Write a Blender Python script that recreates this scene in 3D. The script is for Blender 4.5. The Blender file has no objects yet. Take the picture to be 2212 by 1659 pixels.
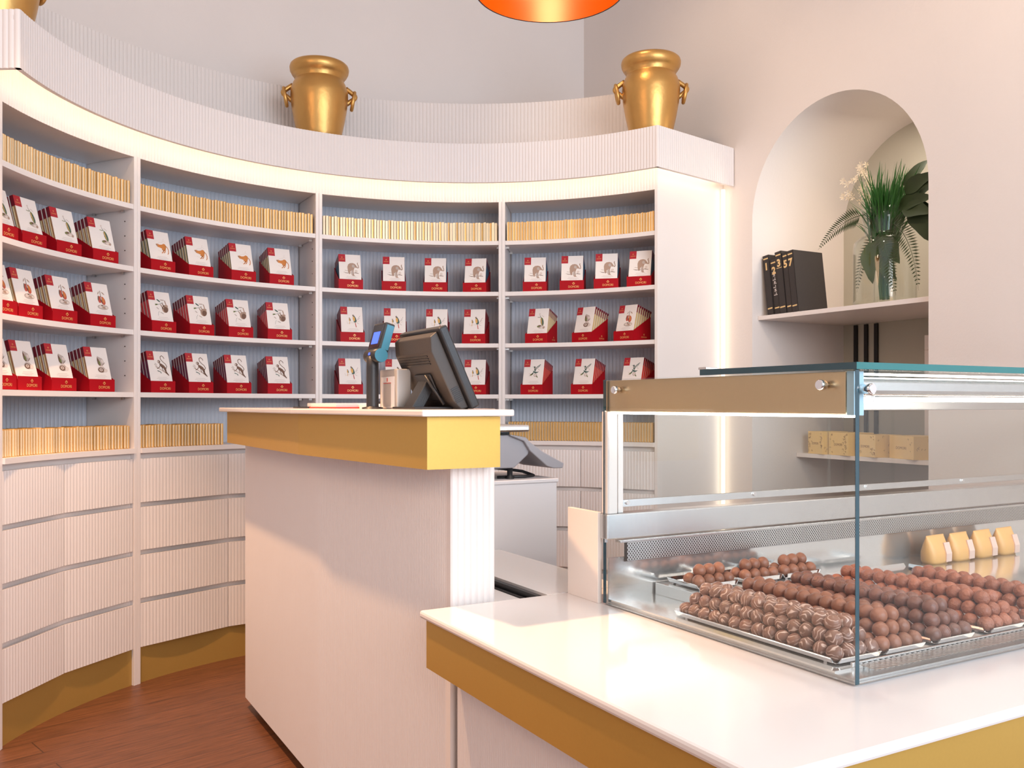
import bpy, bmesh, math, random
from mathutils import Vector, Matrix

# ------------------------------------------------------------------ camera, world, exposure, big lights
S = bpy.context.scene
COL = S.collection
cam_data = bpy.data.cameras.new('camera')
cam = bpy.data.objects.new('camera', cam_data)
COL.objects.link(cam)
cam.location = (0, 0, 1.25)
cam.rotation_euler = (math.pi / 2, 0, 0)
cam_data.sensor_fit = 'HORIZONTAL'
cam_data.sensor_width = 36.0
cam_data.lens = 36.0 * 1957.0 / 2212.0
cam_data.shift_y = 44.5 / 2212.0
cam_data.clip_start = 0.02
S.camera = cam

S.view_settings.view_transform = 'Standard'
S.view_settings.look = 'None'
S.view_settings.gamma = 1.0
S.view_settings.use_curve_mapping = False
S.view_settings.exposure = 0.38

W = bpy.data.worlds.new('daylight')
S.world = W
W.use_nodes = True
bg = W.node_tree.nodes['Background']
bg.inputs[0].default_value = (0.86, 0.92, 1.0, 1)
bg.inputs[1].default_value = 0.64

S.cycles.max_bounces = 10
S.cycles.diffuse_bounces = 4
S.cycles.glossy_bounces = 5
S.cycles.transparent_max_bounces = 24
S.cycles.transmission_bounces = 6
S.cycles.sample_clamp_indirect = 6.0
S.cycles.caustics_reflective = False
S.cycles.caustics_refractive = False

TH = math.atan2(.492, .871)                       # turn of the counters against the camera
U2 = Vector((math.cos(TH), math.sin(TH), 0))      # along the display case front
U1 = Vector((-math.sin(TH), math.cos(TH), 0))     # away from the street


def AB(a, b, z=0.0):
    return U2 * a + U1 * b + Vector((0, 0, z))


def spot(name, loc, target, power, color, angle=80, blend=.6, size=.05):
    d = bpy.data.lights.new(name, 'SPOT')
    d.energy = power; d.color = color; d.spot_size = math.radians(angle); d.spot_blend = blend
    d.shadow_soft_size = size
    o = bpy.data.objects.new(name, d); COL.objects.link(o)
    o.location = loc
    o.rotation_euler = (Vector(target) - Vector(loc)).to_track_quat('-Z', 'Y').to_euler()
    return o


def area(name, loc, target, power, color, sx, sy):
    d = bpy.data.lights.new(name, 'AREA')
    d.energy = power; d.color = color; d.shape = 'RECTANGLE'; d.size = sx; d.size_y = sy
    o = bpy.data.objects.new(name, d); COL.objects.link(o)
    o.location = loc
    o.rotation_euler = (Vector(target) - Vector(loc)).to_track_quat('-Z', 'Y').to_euler()
    return o


WARM = (1.0, .72, .47)
MIDW = (1.0, .84, .68)
COOL = (.82, .91, 1.0)
# shop window behind the photographer, daylight
area('window_daylight', AB(2.3, -1.9, 1.9), AB(2.0, 2.0, 1.4), 90, (.62, .80, 1.0), 3.0, 2.6)
# added unseen fill behind the camera, brightens the upper walls
area('upper_wall_fill', Vector((2.6, -3.0, 2.9)), Vector((-.3, 5.0, 3.0)), 118, (1.0, .92, .86), 4.0, 2.0)
area('left_warm_fill', Vector((-2.55, .6, 2.9)), Vector((.6, 2.4, .7)), 22, (1.0, .58, .33), 1.6, 1.2)  # added warm fill for the left-facing fronts, no known lamp there
area('niche_fill', AB(3.75, 2.75, 2.62), AB(3.85, 3.1, 1.2), 5, (1.0, .88, .74), .3, .3)  # added fill under the arch top, brightens the niche
# ceiling downlights
spot('downlight', AB(.10, 2.95, 3.7), AB(.72, 2.9, 0.6), 390, (1.0, .58, .30), 66, .5, .05)
spot('downlight', AB(1.55, 1.35, 3.9), AB(1.5, 1.35, .7), 45, MIDW, 70, .6, .08)
spot('downlight', AB(2.0, 3.3, 3.95), AB(3.46, 3.9, 2.5), 26, WARM, 85, .9, .1)
spot('downlight', AB(1.7, 1.5, 3.9), AB(3.46, 2.3, 2.0), 60, WARM, 75, .8, .1)

# ------------------------------------------------------------------ materials
MATS = {}


def mat(name, col, rough=.45, metal=0.0, emis=None, estr=0.0, noise=0.0, nscale=30.0, bump=0.0, bscale=60.0,
        coat=0.0, spec=.5, rnd=0.0):
    if name in MATS:
        return MATS[name]
    m = bpy.data.materials.new(name); m.use_nodes = True
    nt = m.node_tree; N = nt.nodes; L = nt.links
    p = N['Principled BSDF']
    p.inputs['Base Color'].default_value = (*col, 1)
    p.inputs['Roughness'].default_value = rough
    p.inputs['Metallic'].default_value = metal
    p.inputs['Specular IOR Level'].default_value = spec
    p.inputs['Coat Weight'].default_value = coat
    p.inputs['Coat Roughness'].default_value = .08
    if emis:
        p.inputs['Emission Color'].default_value = (*emis, 1)
        p.inputs['Emission Strength'].default_value = estr
    tc = N.new('ShaderNodeTexCoord')
    src = None
    if noise > 0:
        n = N.new('ShaderNodeTexNoise'); n.inputs['Scale'].default_value = nscale; n.inputs['Detail'].default_value = 4
        L.new(tc.outputs['Object'], n.inputs['Vector'])
        mr = N.new('ShaderNodeMapRange')
        mr.inputs[3].default_value = 1 - noise; mr.inputs[4].default_value = 1 + noise
        L.new(n.outputs['Fac'], mr.inputs[0])
        src = mr.outputs[0]
    if rnd > 0:
        oi = N.new('ShaderNodeObjectInfo')
        mr2 = N.new('ShaderNodeMapRange')
        mr2.inputs[3].default_value = 1 - rnd; mr2.inputs[4].default_value = 1 + rnd
        L.new(oi.outputs['Random'], mr2.inputs[0])
        if src:
            mu = N.new('ShaderNodeMath'); mu.operation = 'MULTIPLY'
            L.new(src, mu.inputs[0]); L.new(mr2.outputs[0], mu.inputs[1]); src = mu.outputs[0]
        else:
            src = mr2.outputs[0]
    if src:
        hv = N.new('ShaderNodeHueSaturation'); hv.inputs['Color'].default_value = (*col, 1)
        L.new(src, hv.inputs['Value']); L.new(hv.outputs[0], p.inputs['Base Color'])
    if bump > 0:
        n2 = N.new('ShaderNodeTexNoise'); n2.inputs['Scale'].default_value = bscale; n2.inputs['Detail'].default_value = 3
        L.new(tc.outputs['Object'], n2.inputs['Vector'])
        bp = N.new('ShaderNodeBump'); bp.inputs['Strength'].default_value = bump; bp.inputs['Distance'].default_value = .004
        L.new(n2.outputs['Fac'], bp.inputs['Height']); L.new(bp.outputs[0], p.inputs['Normal'])
    MATS[name] = m
    return m


def glass_mat(name, tint=(.975, .99, .985), ior=1.45, rough=0.0):
    m = bpy.data.materials.new(name); m.use_nodes = True
    nt = m.node_tree; N = nt.nodes; L = nt.links
    N.remove(N['Principled BSDF'])
    out = N['Material Output']
    t = N.new('ShaderNodeBsdfTransparent'); t.inputs[0].default_value = (*tint, 1)
    g = N.new('ShaderNodeBsdfGlossy'); g.inputs['Roughness'].default_value = rough
    lw = N.new('ShaderNodeLayerWeight'); lw.inputs['Blend'].default_value = .5      # Schlick, the same from both sides
    pw = N.new('ShaderNodeMath'); pw.operation = 'POWER'; pw.inputs[1].default_value = 5.0
    L.new(lw.outputs['Facing'], pw.inputs[0])
    f = N.new('ShaderNodeMath'); f.operation = 'MULTIPLY_ADD'
    r0 = ((ior - 1) / (ior + 1)) ** 2
    f.inputs[1].default_value = 1 - r0; f.inputs[2].default_value = r0
    L.new(pw.outputs[0], f.inputs[0])
    mx = N.new('ShaderNodeMixShader')
    L.new(f.outputs[0], mx.inputs[0]); L.new(t.outputs[0], mx.inputs[1]); L.new(g.outputs[0], mx.inputs[2])
    L.new(mx.outputs[0], out.inputs[0])
    MATS[name] = m
    return m


def emit_mat(name, col, strength):
    m = bpy.data.materials.new(name); m.use_nodes = True
    nt = m.node_tree; N = nt.nodes
    N.remove(N['Principled BSDF'])
    e = N.new('ShaderNodeEmission'); e.inputs[0].default_value = (*col, 1); e.inputs[1].default_value = strength
    nt.links.new(e.outputs[0], N['Material Output'].inputs[0])
    MATS[name] = m
    return m


M_PLASTER = mat('plaster', (.80, .735, .70), .85, noise=.025, nscale=3, bump=.15, bscale=90, spec=.2)
M_CEIL = mat('ceiling_plaster', (.82, .76, .72), .9, noise=.02, nscale=3, spec=.2)
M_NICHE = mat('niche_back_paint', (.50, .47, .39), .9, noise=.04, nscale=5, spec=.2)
M_WHITE = mat('white_lacquer', (.83, .77, .745), .38, noise=.012, nscale=8)
M_BACK = mat('fluted_laminate_daylight_tint', (.60, .63, .70), .5, noise=.015, nscale=8)  # white laminate with the cool daylight tint put into its colour
M_COUNTER = mat('white_solid_surface', (.86, .80, .77), .12, noise=.01, nscale=6)
M_GOLD = mat('brushed_brass_laminate', (.61, .37, .085), .42, .55, noise=.03, nscale=160)
M_PLINTH = mat('brass_plinth', (.50, .31, .08), .5, .35, noise=.03, nscale=160)
M_FOIL = mat('gold_foil', (.80, .47, .16), .38, .35, noise=.16, nscale=22, rnd=.24)
M_FOILE = mat('gold_foil_edge', (.96, .82, .58), .35, .1, rnd=.1)
M_FOILP = mat('pale_foil', (.88, .70, .46), .38, .3, noise=.10, nscale=22, rnd=.12)
M_JAR = mat('gold_leaf', (.62, .35, .11), .35, .8, noise=.07, nscale=14, bump=.35, bscale=26)
M_RED = mat('red_card', (.40, .004, .011), .5, coat=.0, spec=.15, noise=.03, nscale=20)
M_REDL = mat('red_label', (.45, .015, .028), .4)
M_BURG = mat('burgundy_edge', (.20, .012, .025), .45)
M_CARD = mat('white_card', (.86, .80, .76), .45)
M_GPRINT = mat('gold_print', (.88, .46, .16), .4, .2)
M_GREYP = mat('grey_print', (.62, .55, .52), .6)
M_BLACK = mat('black_plastic', (.022, .021, .023), .42, bump=.1, bscale=300)
M_DGREY = mat('taupe_plastic', (.055, .045, .040), .5, bump=.1, bscale=300)
M_SCREEN = mat('dark_screen', (.012, .012, .018), .12)
M_TEAL = mat('teal_plastic', (.04, .22, .32), .4)
M_BLUEE = emit_mat('blue_display', (.10, .16, 1.0), 1.6)
M_STEEL = mat('brushed_steel', (.72, .71, .70), .26, 1.0, noise=.04, nscale=40)
M_MIRROR = mat('polished_steel', (.84, .82, .80), .14, .82, noise=.02, nscale=20)
M_CHROME = mat('chrome', (.85, .85, .86), .08, 1.0)
M_SILVER = mat('silver_plastic', (.55, .51, .48), .4, .3)
M_SCALE = mat('grey_scale_plastic', (.36, .34, .36), .5)
M_BOOK = mat('black_book_cloth', (.035, .027, .025), .7, noise=.15, nscale=200)
M_PAGE = mat('book_pages', (.62, .55, .47), .8)
M_KRAFT = mat('golden_kraft', (.80, .43, .15), .45, noise=.06, nscale=18)
M_KRAFTL = mat('pink_label', (.80, .55, .45), .6)
M_BOX = mat('cream_gold_box', (.90, .64, .26), .5, noise=.03, nscale=20)
M_BROWNP = mat('brown_print', (.30, .14, .05), .6)
M_PEDESTAL = mat('white_panel', (.84, .79, .79), .45)
M_PINK = mat('pinkish_white', (.86, .77, .71), .4)
M_TGLASS = mat('green_glass_edge', (.01, .16, .16), .08, coat=.5)
M_DGLASS = mat('dark_glass_edge', (.012, .055, .075), .08, coat=.5)
M_GRASS = mat('leaf_green', (.030, .125, .020), .5, noise=.35, nscale=9)
M_LEAF = mat('olive_leaf', (.017, .034, .005), .6, noise=.35, nscale=12)
M_LEAFIN = mat('vase_leaf_lightened', (.055, .10, .025), .6, noise=.3, nscale=14)  # leaf colour lightened to offset the reflections on the vase glass
M_FERN = mat('fern_green', (.026, .042, .010), .7, noise=.25, nscale=12)
M_PETAL = mat('cream_petal', (.85, .74, .56), .6)
M_PAPER = mat('paper_white', (.85, .82, .82), .7)
M_REDF = mat('red_folder', (.62, .05, .03), .5)
M_LAMP = mat('orange_gold_enamel', (.62, .095, .001), .3, .25, noise=.03, nscale=30)
M_LAMPO = mat('black_enamel', (.03, .025, .02), .35)
M_GLASS = glass_mat('case_glass')
M_VGLASS = glass_mat('vase_glass', (.975, .985, .975), 1.5)
M_FILM = glass_mat('clear_film', (.985, .99, .985), 1.2)
E_COVE = emit_mat('cove_led', (1.0, .80, .56), 10.0)
E_BAR = emit_mat('corner_led', (1.0, .84, .66), 2.0)
E_CASE = emit_mat('case_led', (1.0, .93, .84), 20.0)
E_BULB = emit_mat('bulb', (1.0, .80, .58), 24.0)

FLAV = {}
for nm, c in dict(civet=(.13, .12, .06), sloth=(.62, .07, .08), monkey=(.16, .03, .07), pod=(.42, .22, .10),
                  elephant=(.035, .10, .17), parrot=(.22, .02, .03), bird=(.62, .05, .03), cream=(.60, .42, .20)).items():
    FLAV[nm] = mat(nm + '_wrapper_edge', c, .4)
M_EDGE = mat('cream_card_edge', (.80, .66, .40), .5)

P_OR = mat('print_orange', (.62, .22, .05), .6)
P_BR = mat('print_brown', (.17, .09, .06), .6)
P_BL = mat('print_light_brown', (.42, .28, .21), .6)
P_GR = mat('print_green', (.17, .19, .06), .6)
P_GD = mat('print_dark_green', (.06, .12, .10), .6)
P_RD = mat('print_red', (.52, .09, .06), .6)
P_GY = mat('print_grey', (.50, .42, .38), .6)
P_YE = mat('print_yellow', (.75, .42, .12), .6)
P_PALE = mat('print_pale', (.72, .62, .56), .6)


def truffle_mat(name, base, kind):
    m = bpy.data.materials.new(name); m.use_nodes = True
    nt = m.node_tree; N = nt.nodes; L = nt.links
    p = N['Principled BSDF']; p.inputs['Roughness'].default_value = .42
    tc = N.new('ShaderNodeTexCoord'); oi = N.new('ShaderNodeObjectInfo')
    comb = N.new('ShaderNodeCombineXYZ')
    for i, k in enumerate((6.3, 12.1, 20.7)):
        mm = N.new('ShaderNodeMath'); mm.operation = 'MULTIPLY'; mm.inputs[1].default_value = k
        L.new(oi.outputs['Random'], mm.inputs[0]); L.new(mm.outputs[0], comb.inputs[i])
    rot = N.new('ShaderNodeVectorRotate'); rot.rotation_type = 'EULER_XYZ'
    L.new(tc.outputs['Object'], rot.inputs['Vector']); L.new(comb.outputs[0], rot.inputs['Rotation'])
    mr = N.new('ShaderNodeMapRange'); mr.inputs[3].default_value = .82; mr.inputs[4].default_value = 1.18
    L.new(oi.outputs['Random'], mr.inputs[0])
    hv = N.new('ShaderNodeHueSaturation'); hv.inputs['Color'].default_value = (*base, 1)
    L.new(mr.outputs[0], hv.inputs['Value'])
    nz = N.new('ShaderNodeTexNoise'); nz.inputs['Scale'].default_value = 160 if kind == 'rough' else 90
    nz.inputs['Detail'].default_value = 4
    L.new(rot.outputs[0], nz.inputs['Vector'])
    colour = hv.outputs[0]
    height = nz.outputs['Fac']
    if kind in ('drizzle', 'lines'):
        wv = N.new('ShaderNodeTexWave'); wv.bands_direction = 'X'
        wv.inputs['Scale'].default_value = 42 if kind == 'drizzle' else 120
        wv.inputs['Distortion'].default_value = 9.0 if kind == 'drizzle' else 1.2
        wv.inputs['Detail'].default_value = 1.0; wv.inputs['Detail Scale'].default_value = 1.2
        L.new(rot.outputs[0], wv.inputs['Vector'])
        cr = N.new('ShaderNodeValToRGB')
        cr.color_ramp.elements[0].position = .74; cr.color_ramp.elements[1].position = .97
        L.new(wv.outputs['Fac'], cr.inputs[0])
        mx = N.new('ShaderNodeMix'); mx.data_type = 'RGBA'
        n3 = N.new('ShaderNodeTexNoise'); n3.inputs['Scale'].default_value = 55; n3.inputs['Detail'].default_value = 2
        L.new(rot.outputs[0], n3.inputs['Vector'])
        m3 = N.new('ShaderNodeMapRange'); m3.inputs[1].default_value = .40; m3.inputs[2].default_value = .56
        L.new(n3.outputs['Fac'], m3.inputs[0])
        m4 = N.new('ShaderNodeMath'); m4.operation = 'MULTIPLY'
        L.new(cr.outputs[0], m4.inputs[0]); L.new(m3.outputs[0], m4.inputs[1])
        L.new(m4.outputs[0], mx.inputs['Factor']); L.new(hv.outputs[0], mx.inputs['A'])
        mx.inputs['B'].default_value = (.60, .42, .35, 1) if kind == 'drizzle' else (base[0] * .45, base[1] * .45, base[2] * .45, 1)
        colour = mx.outputs['Result']
    L.new(colour, p.inputs['Base Color'])
    bp = N.new('ShaderNodeBump'); bp.inputs['Strength'].default_value = .8 if kind == 'rough' else .40
    bp.inputs['Distance'].default_value = .004
    L.new(height, bp.inputs['Height']); L.new(bp.outputs[0], p.inputs['Normal'])
    MATS[name] = m
    return m


T_DRIZ = truffle_mat('truffle_white_drizzle', (.20, .085, .055), 'drizzle')
T_MILK = truffle_mat('truffle_milk', (.27, .098, .052), 'plain')
T_DARK = truffle_mat('truffle_dark_lines', (.20, .075, .050), 'lines')
T_RED = truffle_mat('truffle_reddish', (.345, .108, .056), 'rough')


def holes_mat(name, k1, k2, diag=False):
    m = bpy.data.materials.new(name); m.use_nodes = True
    nt = m.node_tree; N = nt.nodes; L = nt.links
    p = N['Principled BSDF']; p.inputs['Metallic'].default_value = 1; p.inputs['Roughness'].default_value = .3
    p.inputs['Base Color'].default_value = (.78, .76, .74, 1)
    tc = N.new('ShaderNodeTexCoord'); sp = N.new('ShaderNodeSeparateXYZ'); L.new(tc.outputs['Object'], sp.inputs[0])

    def mth(op, a, b=None):
        n = N.new('ShaderNodeMath'); n.operation = op
        for i, v in enumerate((a, b)):
            if v is None: continue
            if isinstance(v, (int, float)): n.inputs[i].default_value = v
            else: L.new(v, n.inputs[i])
        return n.outputs[0]
    if diag:
        v = mth('SINE', mth('ADD', mth('MULTIPLY', sp.outputs[0], k1), mth('MULTIPLY', sp.outputs[1], k2)))
        fac = mth('GREATER_THAN', v, .1)
    else:
        v = mth('MULTIPLY', mth('SINE', mth('MULTIPLY', sp.outputs[0], k1)), mth('SINE', mth('MULTIPLY', sp.outputs[2], k2)))
        fac = mth('GREATER_THAN', v, .18)
    hole = N.new('ShaderNodeBsdfTransparent')
    mx = N.new('ShaderNodeMixShader')
    L.new(fac, mx.inputs[0]); L.new(p.outputs[0], mx.inputs[1]); L.new(hole.outputs[0], mx.inputs[2])
    L.new(mx.outputs[0], N['Material Output'].inputs[0])
    MATS[name] = m
    return m


M_PERF = holes_mat('perforated_steel', 760, 660)
M_SLOT = holes_mat('slotted_steel', 420, 420, True)
M_DARKVOID = mat('dark_cavity', (.035, .018, .013), .8)


def wood_floor():
    m = bpy.data.materials.new('oak_planks'); m.use_nodes = True
    nt = m.node_tree; N = nt.nodes; L = nt.links
    p = N['Principled BSDF']; p.inputs['Roughness'].default_value = .42
    tc = N.new('ShaderNodeTexCoord'); mp = N.new('ShaderNodeMapping')
    mp.inputs['Rotation'].default_value = (0, 0, -math.radians(44))
    L.new(tc.outputs['Object'], mp.inputs['Vector'])
    br = N.new('ShaderNodeTexBrick')
    br.inputs['Color1'].default_value = (.185, .070, .031, 1); br.inputs['Color2'].default_value = (.150, .056, .026, 1)
    br.inputs['Mortar'].default_value = (.075, .030, .016, 1)
    br.inputs['Scale'].default_value = 1.0; br.inputs['Mortar Size'].default_value = .0025
    br.inputs['Brick Width'].default_value = 2.1; br.inputs['Row Height'].default_value = .135
    L.new(mp.outputs[0], br.inputs['Vector'])
    mp2 = N.new('ShaderNodeMapping'); mp2.inputs['Scale'].default_value = (3, 45, 1)
    L.new(mp.outputs[0], mp2.inputs['Vector'])
    nz = N.new('ShaderNodeTexNoise'); nz.inputs['Scale'].default_value = 2.2; nz.inputs['Detail'].default_value = 8
    nz.inputs['Roughness'].default_value = .65
    L.new(mp2.outputs[0], nz.inputs['Vector'])
    mr = N.new('ShaderNodeMapRange'); mr.inputs[1].default_value = .3; mr.inputs[2].default_value = .7
    mr.inputs[3].default_value = .50; mr.inputs[4].default_value = 1.4
    L.new(nz.outputs['Fac'], mr.inputs[0])
    hv = N.new('ShaderNodeHueSaturation'); L.new(br.outputs['Color'], hv.inputs['Color']); L.new(mr.outputs[0], hv.inputs['Value'])
    L.new(hv.outputs[0], p.inputs['Base Color'])
    bp = N.new('ShaderNodeBump'); bp.inputs['Strength'].default_value = .12; bp.inputs['Distance'].default_value = .003
    L.new(nz.outputs['Fac'], bp.inputs['Height']); L.new(bp.outputs[0], p.inputs['Normal'])
    return m


M_FLOOR = wood_floor()


# ------------------------------------------------------------------ mesh helpers
class MB:
    """collects shapes, then links them as ONE mesh object"""

    def __init__(self):
        self.bm = bmesh.new(); self.mats = []; self.mi = 0

    def use(self, m):
        if m not in self.mats: self.mats.append(m)
        self.mi = self.mats.index(m)
        return self

    def face(self, vs, smooth=False):
        try:
            f = self.bm.faces.new(vs)
        except ValueError:
            return None
        f.material_index = self.mi; f.smooth = smooth
        return f

    def V(self, p):
        return self.bm.verts.new(p)

    def box(self, x0, y0, z0, x1, y1, z1, bev=0.0, M=None):
        b2 = bmesh.new()
        r = bmesh.ops.create_cube(b2, size=1)
        for v in b2.verts:
            v.co = Vector(((x0 + x1) / 2 + v.co.x * (x1 - x0), (y0 + y1) / 2 + v.co.y * (y1 - y0), (z0 + z1) / 2 + v.co.z * (z1 - z0)))
        if bev > 0:
            bmesh.ops.bevel(b2, geom=b2.edges[:], offset=bev, segments=2, affect='EDGES', profile=.5)
        self.merge(b2, M)
        return self

    def merge(self, b2, M=None):
        mp = {}
        for v in b2.verts:
            mp[v] = self.V(M @ v.co if M else v.co)
        for f in b2.faces:
            self.face([mp[v] for v in f.verts], f.smooth)
        b2.free()

    def prism(self, pts, h0, h1, axis='z', M=None, bev=0.0):
        """polygon extruded: axis z -> pts are (x,y); axis y -> pts are (x,z) ; axis x -> pts are (y,z)"""
        def mk(p, h):
            if axis == 'z': return Vector((p[0], p[1], h))
            if axis == 'y': return Vector((p[0], h, p[1]))
            return Vector((h, p[0], p[1]))
        b2 = bmesh.new()
        lo = [b2.verts.new(mk(p, h0)) for p in pts]; hi = [b2.verts.new(mk(p, h1)) for p in pts]
        n = len(pts)
        b2.faces.new(lo); b2.faces.new(hi[::-1])
        for i in range(n):
            b2.faces.new([lo[i], hi[i], hi[(i + 1) % n], lo[(i + 1) % n]])
        bmesh.ops.recalc_face_normals(b2, faces=b2.faces[:])
        if bev > 0:
            bmesh.ops.bevel(b2, geom=b2.edges[:], offset=bev, segments=2, affect='EDGES', profile=.5)
        self.merge(b2, M)
        return self

    def strip(self, front, back, z0, z1):
        """upright sheet between two plan polylines of equal count, closed all round"""
        n = len(front)
        a0 = [self.V((p[0], p[1], z0)) for p in front]; a1 = [self.V((p[0], p[1], z1)) for p in front]
        b0 = [self.V((p[0], p[1], z0)) for p in back]; b1 = [self.V((p[0], p[1], z1)) for p in back]
        for i in range(n - 1):
            self.face([a0[i], a0[i + 1], a1[i + 1], a1[i]])
            self.face([b0[i + 1], b0[i], b1[i], b1[i + 1]])
            self.face([a1[i], a1[i + 1], b1[i + 1], b1[i]])
            self.face([a0[i + 1], a0[i], b0[i], b0[i + 1]])
        self.face([a0[0], a1[0], b1[0], b0[0]]); self.face([a0[-1], b0[-1], b1[-1], a1[-1]])
        return self

    def lathe(self, prof, seg=40, cx=0, cy=0, z=0, M=None, closed=False):
        rings = []
        for r, h in prof:
            if r < 1e-6:
                p = Vector((cx, cy, z + h)); rings.append([self.V(M @ p if M else p)])
            else:
                ring = []
                for k in range(seg):
                    t = 2 * math.pi * k / seg
                    p = Vector((cx + r * math.cos(t), cy + r * math.sin(t), z + h))
                    ring.append(self.V(M @ p if M else p))
                rings.append(ring)
        for i in range(len(rings) - 1):
            A, B = rings[i], rings[i + 1]
            for k in range(seg):
                k2 = (k + 1) % seg
                if len(A) == 1 and len(B) == 1: continue
                if len(A) == 1: self.face([A[0], B[k2], B[k]][::-1], True)
                elif len(B) == 1: self.face([A[k], A[k2], B[0]], True)
                else: self.face([A[k], A[k2], B[k2], B[k]], True)
        return self

    def tube(self, path, r, seg=10, closed=False, M=None):
        pts = [Vector(p) for p in path]; n = len(pts)
        rr = r if isinstance(r, (list, tuple)) else [r] * n
        rings = []; up = None
        for i, p in enumerate(pts):
            if closed: d = pts[(i + 1) % n] - pts[i - 1]
            else: d = pts[min(i + 1, n - 1)] - pts[max(i - 1, 0)]
            d.normalize()
            if up is None:
                up = d.cross(Vector((0, 0, 1)))
                if up.length < .01: up = d.cross(Vector((1, 0, 0)))
            else:
                up = up - d * up.dot(d)
            up.normalize(); w = d.cross(up)
            ring = []
            for k in range(seg):
                t = 2 * math.pi * k / seg
                q = p + (up * math.cos(t) + w * math.sin(t)) * rr[i]
                ring.append(self.V(M @ q if M else q))
            rings.append(ring)
        m = n if closed else n - 1
        for i in range(m):
            A, B = rings[i], rings[(i + 1) % n]
            for k in range(seg):
                k2 = (k + 1) % seg
                self.face([A[k], A[k2], B[k2], B[k]], True)
        if not closed:
            self.face(rings[0][::-1]); self.face(rings[-1])
        return self

    # flat prints, drawn in x-z at depth y
    def poly2(self, pts, y=0.0):
        vs = [self.V((p[0], y, p[1])) for p in pts]
        a = sum(pts[i][0] * pts[(i + 1) % len(pts)][1] - pts[(i + 1) % len(pts)][0] * pts[i][1] for i in range(len(pts)))
        f = self.face(vs if a > 0 else vs[::-1])
        return self

    def ell(self, cx, cz, rx, rz, rot=0, y=0.0, n=14):
        c, s = math.cos(math.radians(rot)), math.sin(math.radians(rot))
        pts = []
        for k in range(n):
            t = 2 * math.pi * k / n
            u, v = rx * math.cos(t), rz * math.sin(t)
            pts.append((cx + u * c - v * s, cz + u * s + v * c))
        return self.poly2(pts, y)

    def stroke(self, pts, w, y=0.0):
        for i in range(len(pts) - 1):
            a = Vector(pts[i]); b = Vector(pts[i + 1]); d = b - a
            if d.length < 1e-9: continue
            d.normalize(); nrm = Vector((-d.y, d.x)) * w / 2; e = d * w * .25
            self.poly2([tuple(a - e - nrm), tuple(b + e - nrm), tuple(b + e + nrm), tuple(a - e + nrm)], y)
        return self

    def mesh(self, name):
        me = bpy.data.meshes.new(name)
        self.bm.normal_update()
        self.bm.to_mesh(me); self.bm.free()
        for m in self.mats: me.materials.append(m)
        return me

    def obj(self, name, parent=None, loc=None, rot=None):
        return put(name, self.mesh(name), parent, loc, rot)


def put(name, me, parent=None, loc=None, rot=None):
    o = bpy.data.objects.new(name, me); COL.objects.link(o)
    if parent: o.parent = parent
    if loc is not None: o.location = loc
    if rot is not None: o.rotation_euler = rot
    return o


def tag(o, label, cat, group=None, kind=None):
    o['label'] = label; o['category'] = cat
    if group: o['group'] = group
    if kind: o['kind'] = kind
    return o


def thing(name, label, cat, loc=(0, 0, 0), rot=(0, 0, 0), group=None):
    o = bpy.data.objects.new(name, None); COL.objects.link(o)
    o.empty_display_size = .05
    o.location = loc; o.rotation_euler = rot
    return tag(o, label, cat, group)


def thing_ab(name, label, cat, a, b, z=0.0, turn=0.0, group=None):
    return thing(name, label, cat, AB(a, b, z), (0, 0, TH + math.radians(turn)), group)


def struct(o):
    o['kind'] = 'structure'
    return o


def smooth_by_angle(o):
    return o


def solid(m, x0, y0, z0, x1, y1, z1, bev=0.0):
    return MB().use(m).box(x0, y0, z0, x1, y1, z1, bev)


def flute_line(p0, p1, pitch, depth, k=4):
    """plan polyline from p0 to p1 with half round ribs bulging to the left of the direction"""
    p0 = Vector(p0); p1 = Vector(p1); d = p1 - p0; L = d.length; d.normalize()
    nrm = Vector((-d.y, d.x)); n = max(1, round(L / pitch)); pt = L / n
    front = []
    for i in range(n):
        for j in range(k):
            t = j / k
            front.append(p0 + d * (i + t) * pt + nrm * depth * math.sin(math.pi * t) ** .7)
    front.append(p1.copy())
    return front


def flute_arc(c, R, t0, t1, pitch, depth, inward=True, k=4):
    n = max(1, round(abs(t1 - t0) * R / pitch)); out = []
    sgn = -1 if inward else 1
    for i in range(n * k + 1):
        f = (i % k) / k
        rr = R + sgn * depth * (math.sin(math.pi * f) ** .7 if f > 0 else 0)
        t = t0 + (t1 - t0) * i / (n * k)
        out.append(Vector((c[0] + rr * math.cos(t), c[1] + rr * math.sin(t))))
    return out


def arc(c, R, t0, t1, n):
    return [Vector((c[0] + R * math.cos(t0 + (t1 - t0) * i / (n - 1)), c[1] + R * math.sin(t0 + (t1 - t0) * i / (n - 1)))) for i in range(n)]


def text_mesh(s, name, size, width=None, bold=0.0):
    c = bpy.data.curves.new(name, 'FONT'); c.body = s; c.size = size; c.offset = bold; c.align_x = 'CENTER'; c.resolution_u = 3
    o = bpy.data.objects.new(name, c); COL.objects.link(o)
    dg = bpy.context.evaluated_depsgraph_get()
    me = bpy.data.meshes.new_from_object(o.evaluated_get(dg))
    bpy.data.objects.remove(o); bpy.data.curves.remove(c)
    xs = [v.co.x for v in me.vertices]
    k = 1.0 if width is None else width / (max(xs) - min(xs))
    cx = (max(xs) + min(xs)) / 2
    pts = [((v.co.x - cx) * k, v.co.y) for v in me.vertices]
    polys = [tuple(p.vertices) for p in me.polygons]
    bpy.data.meshes.remove(me)
    return pts, polys


def add_text(mb, s, size, width, cx, cz, y):
    pts, polys = text_mesh(s, 'lettering', size, width)
    vs = [mb.V((cx + p[0], y, cz + p[1])) for p in pts]
    for p in polys:
        mb.face([vs[i] for i in p])


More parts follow.
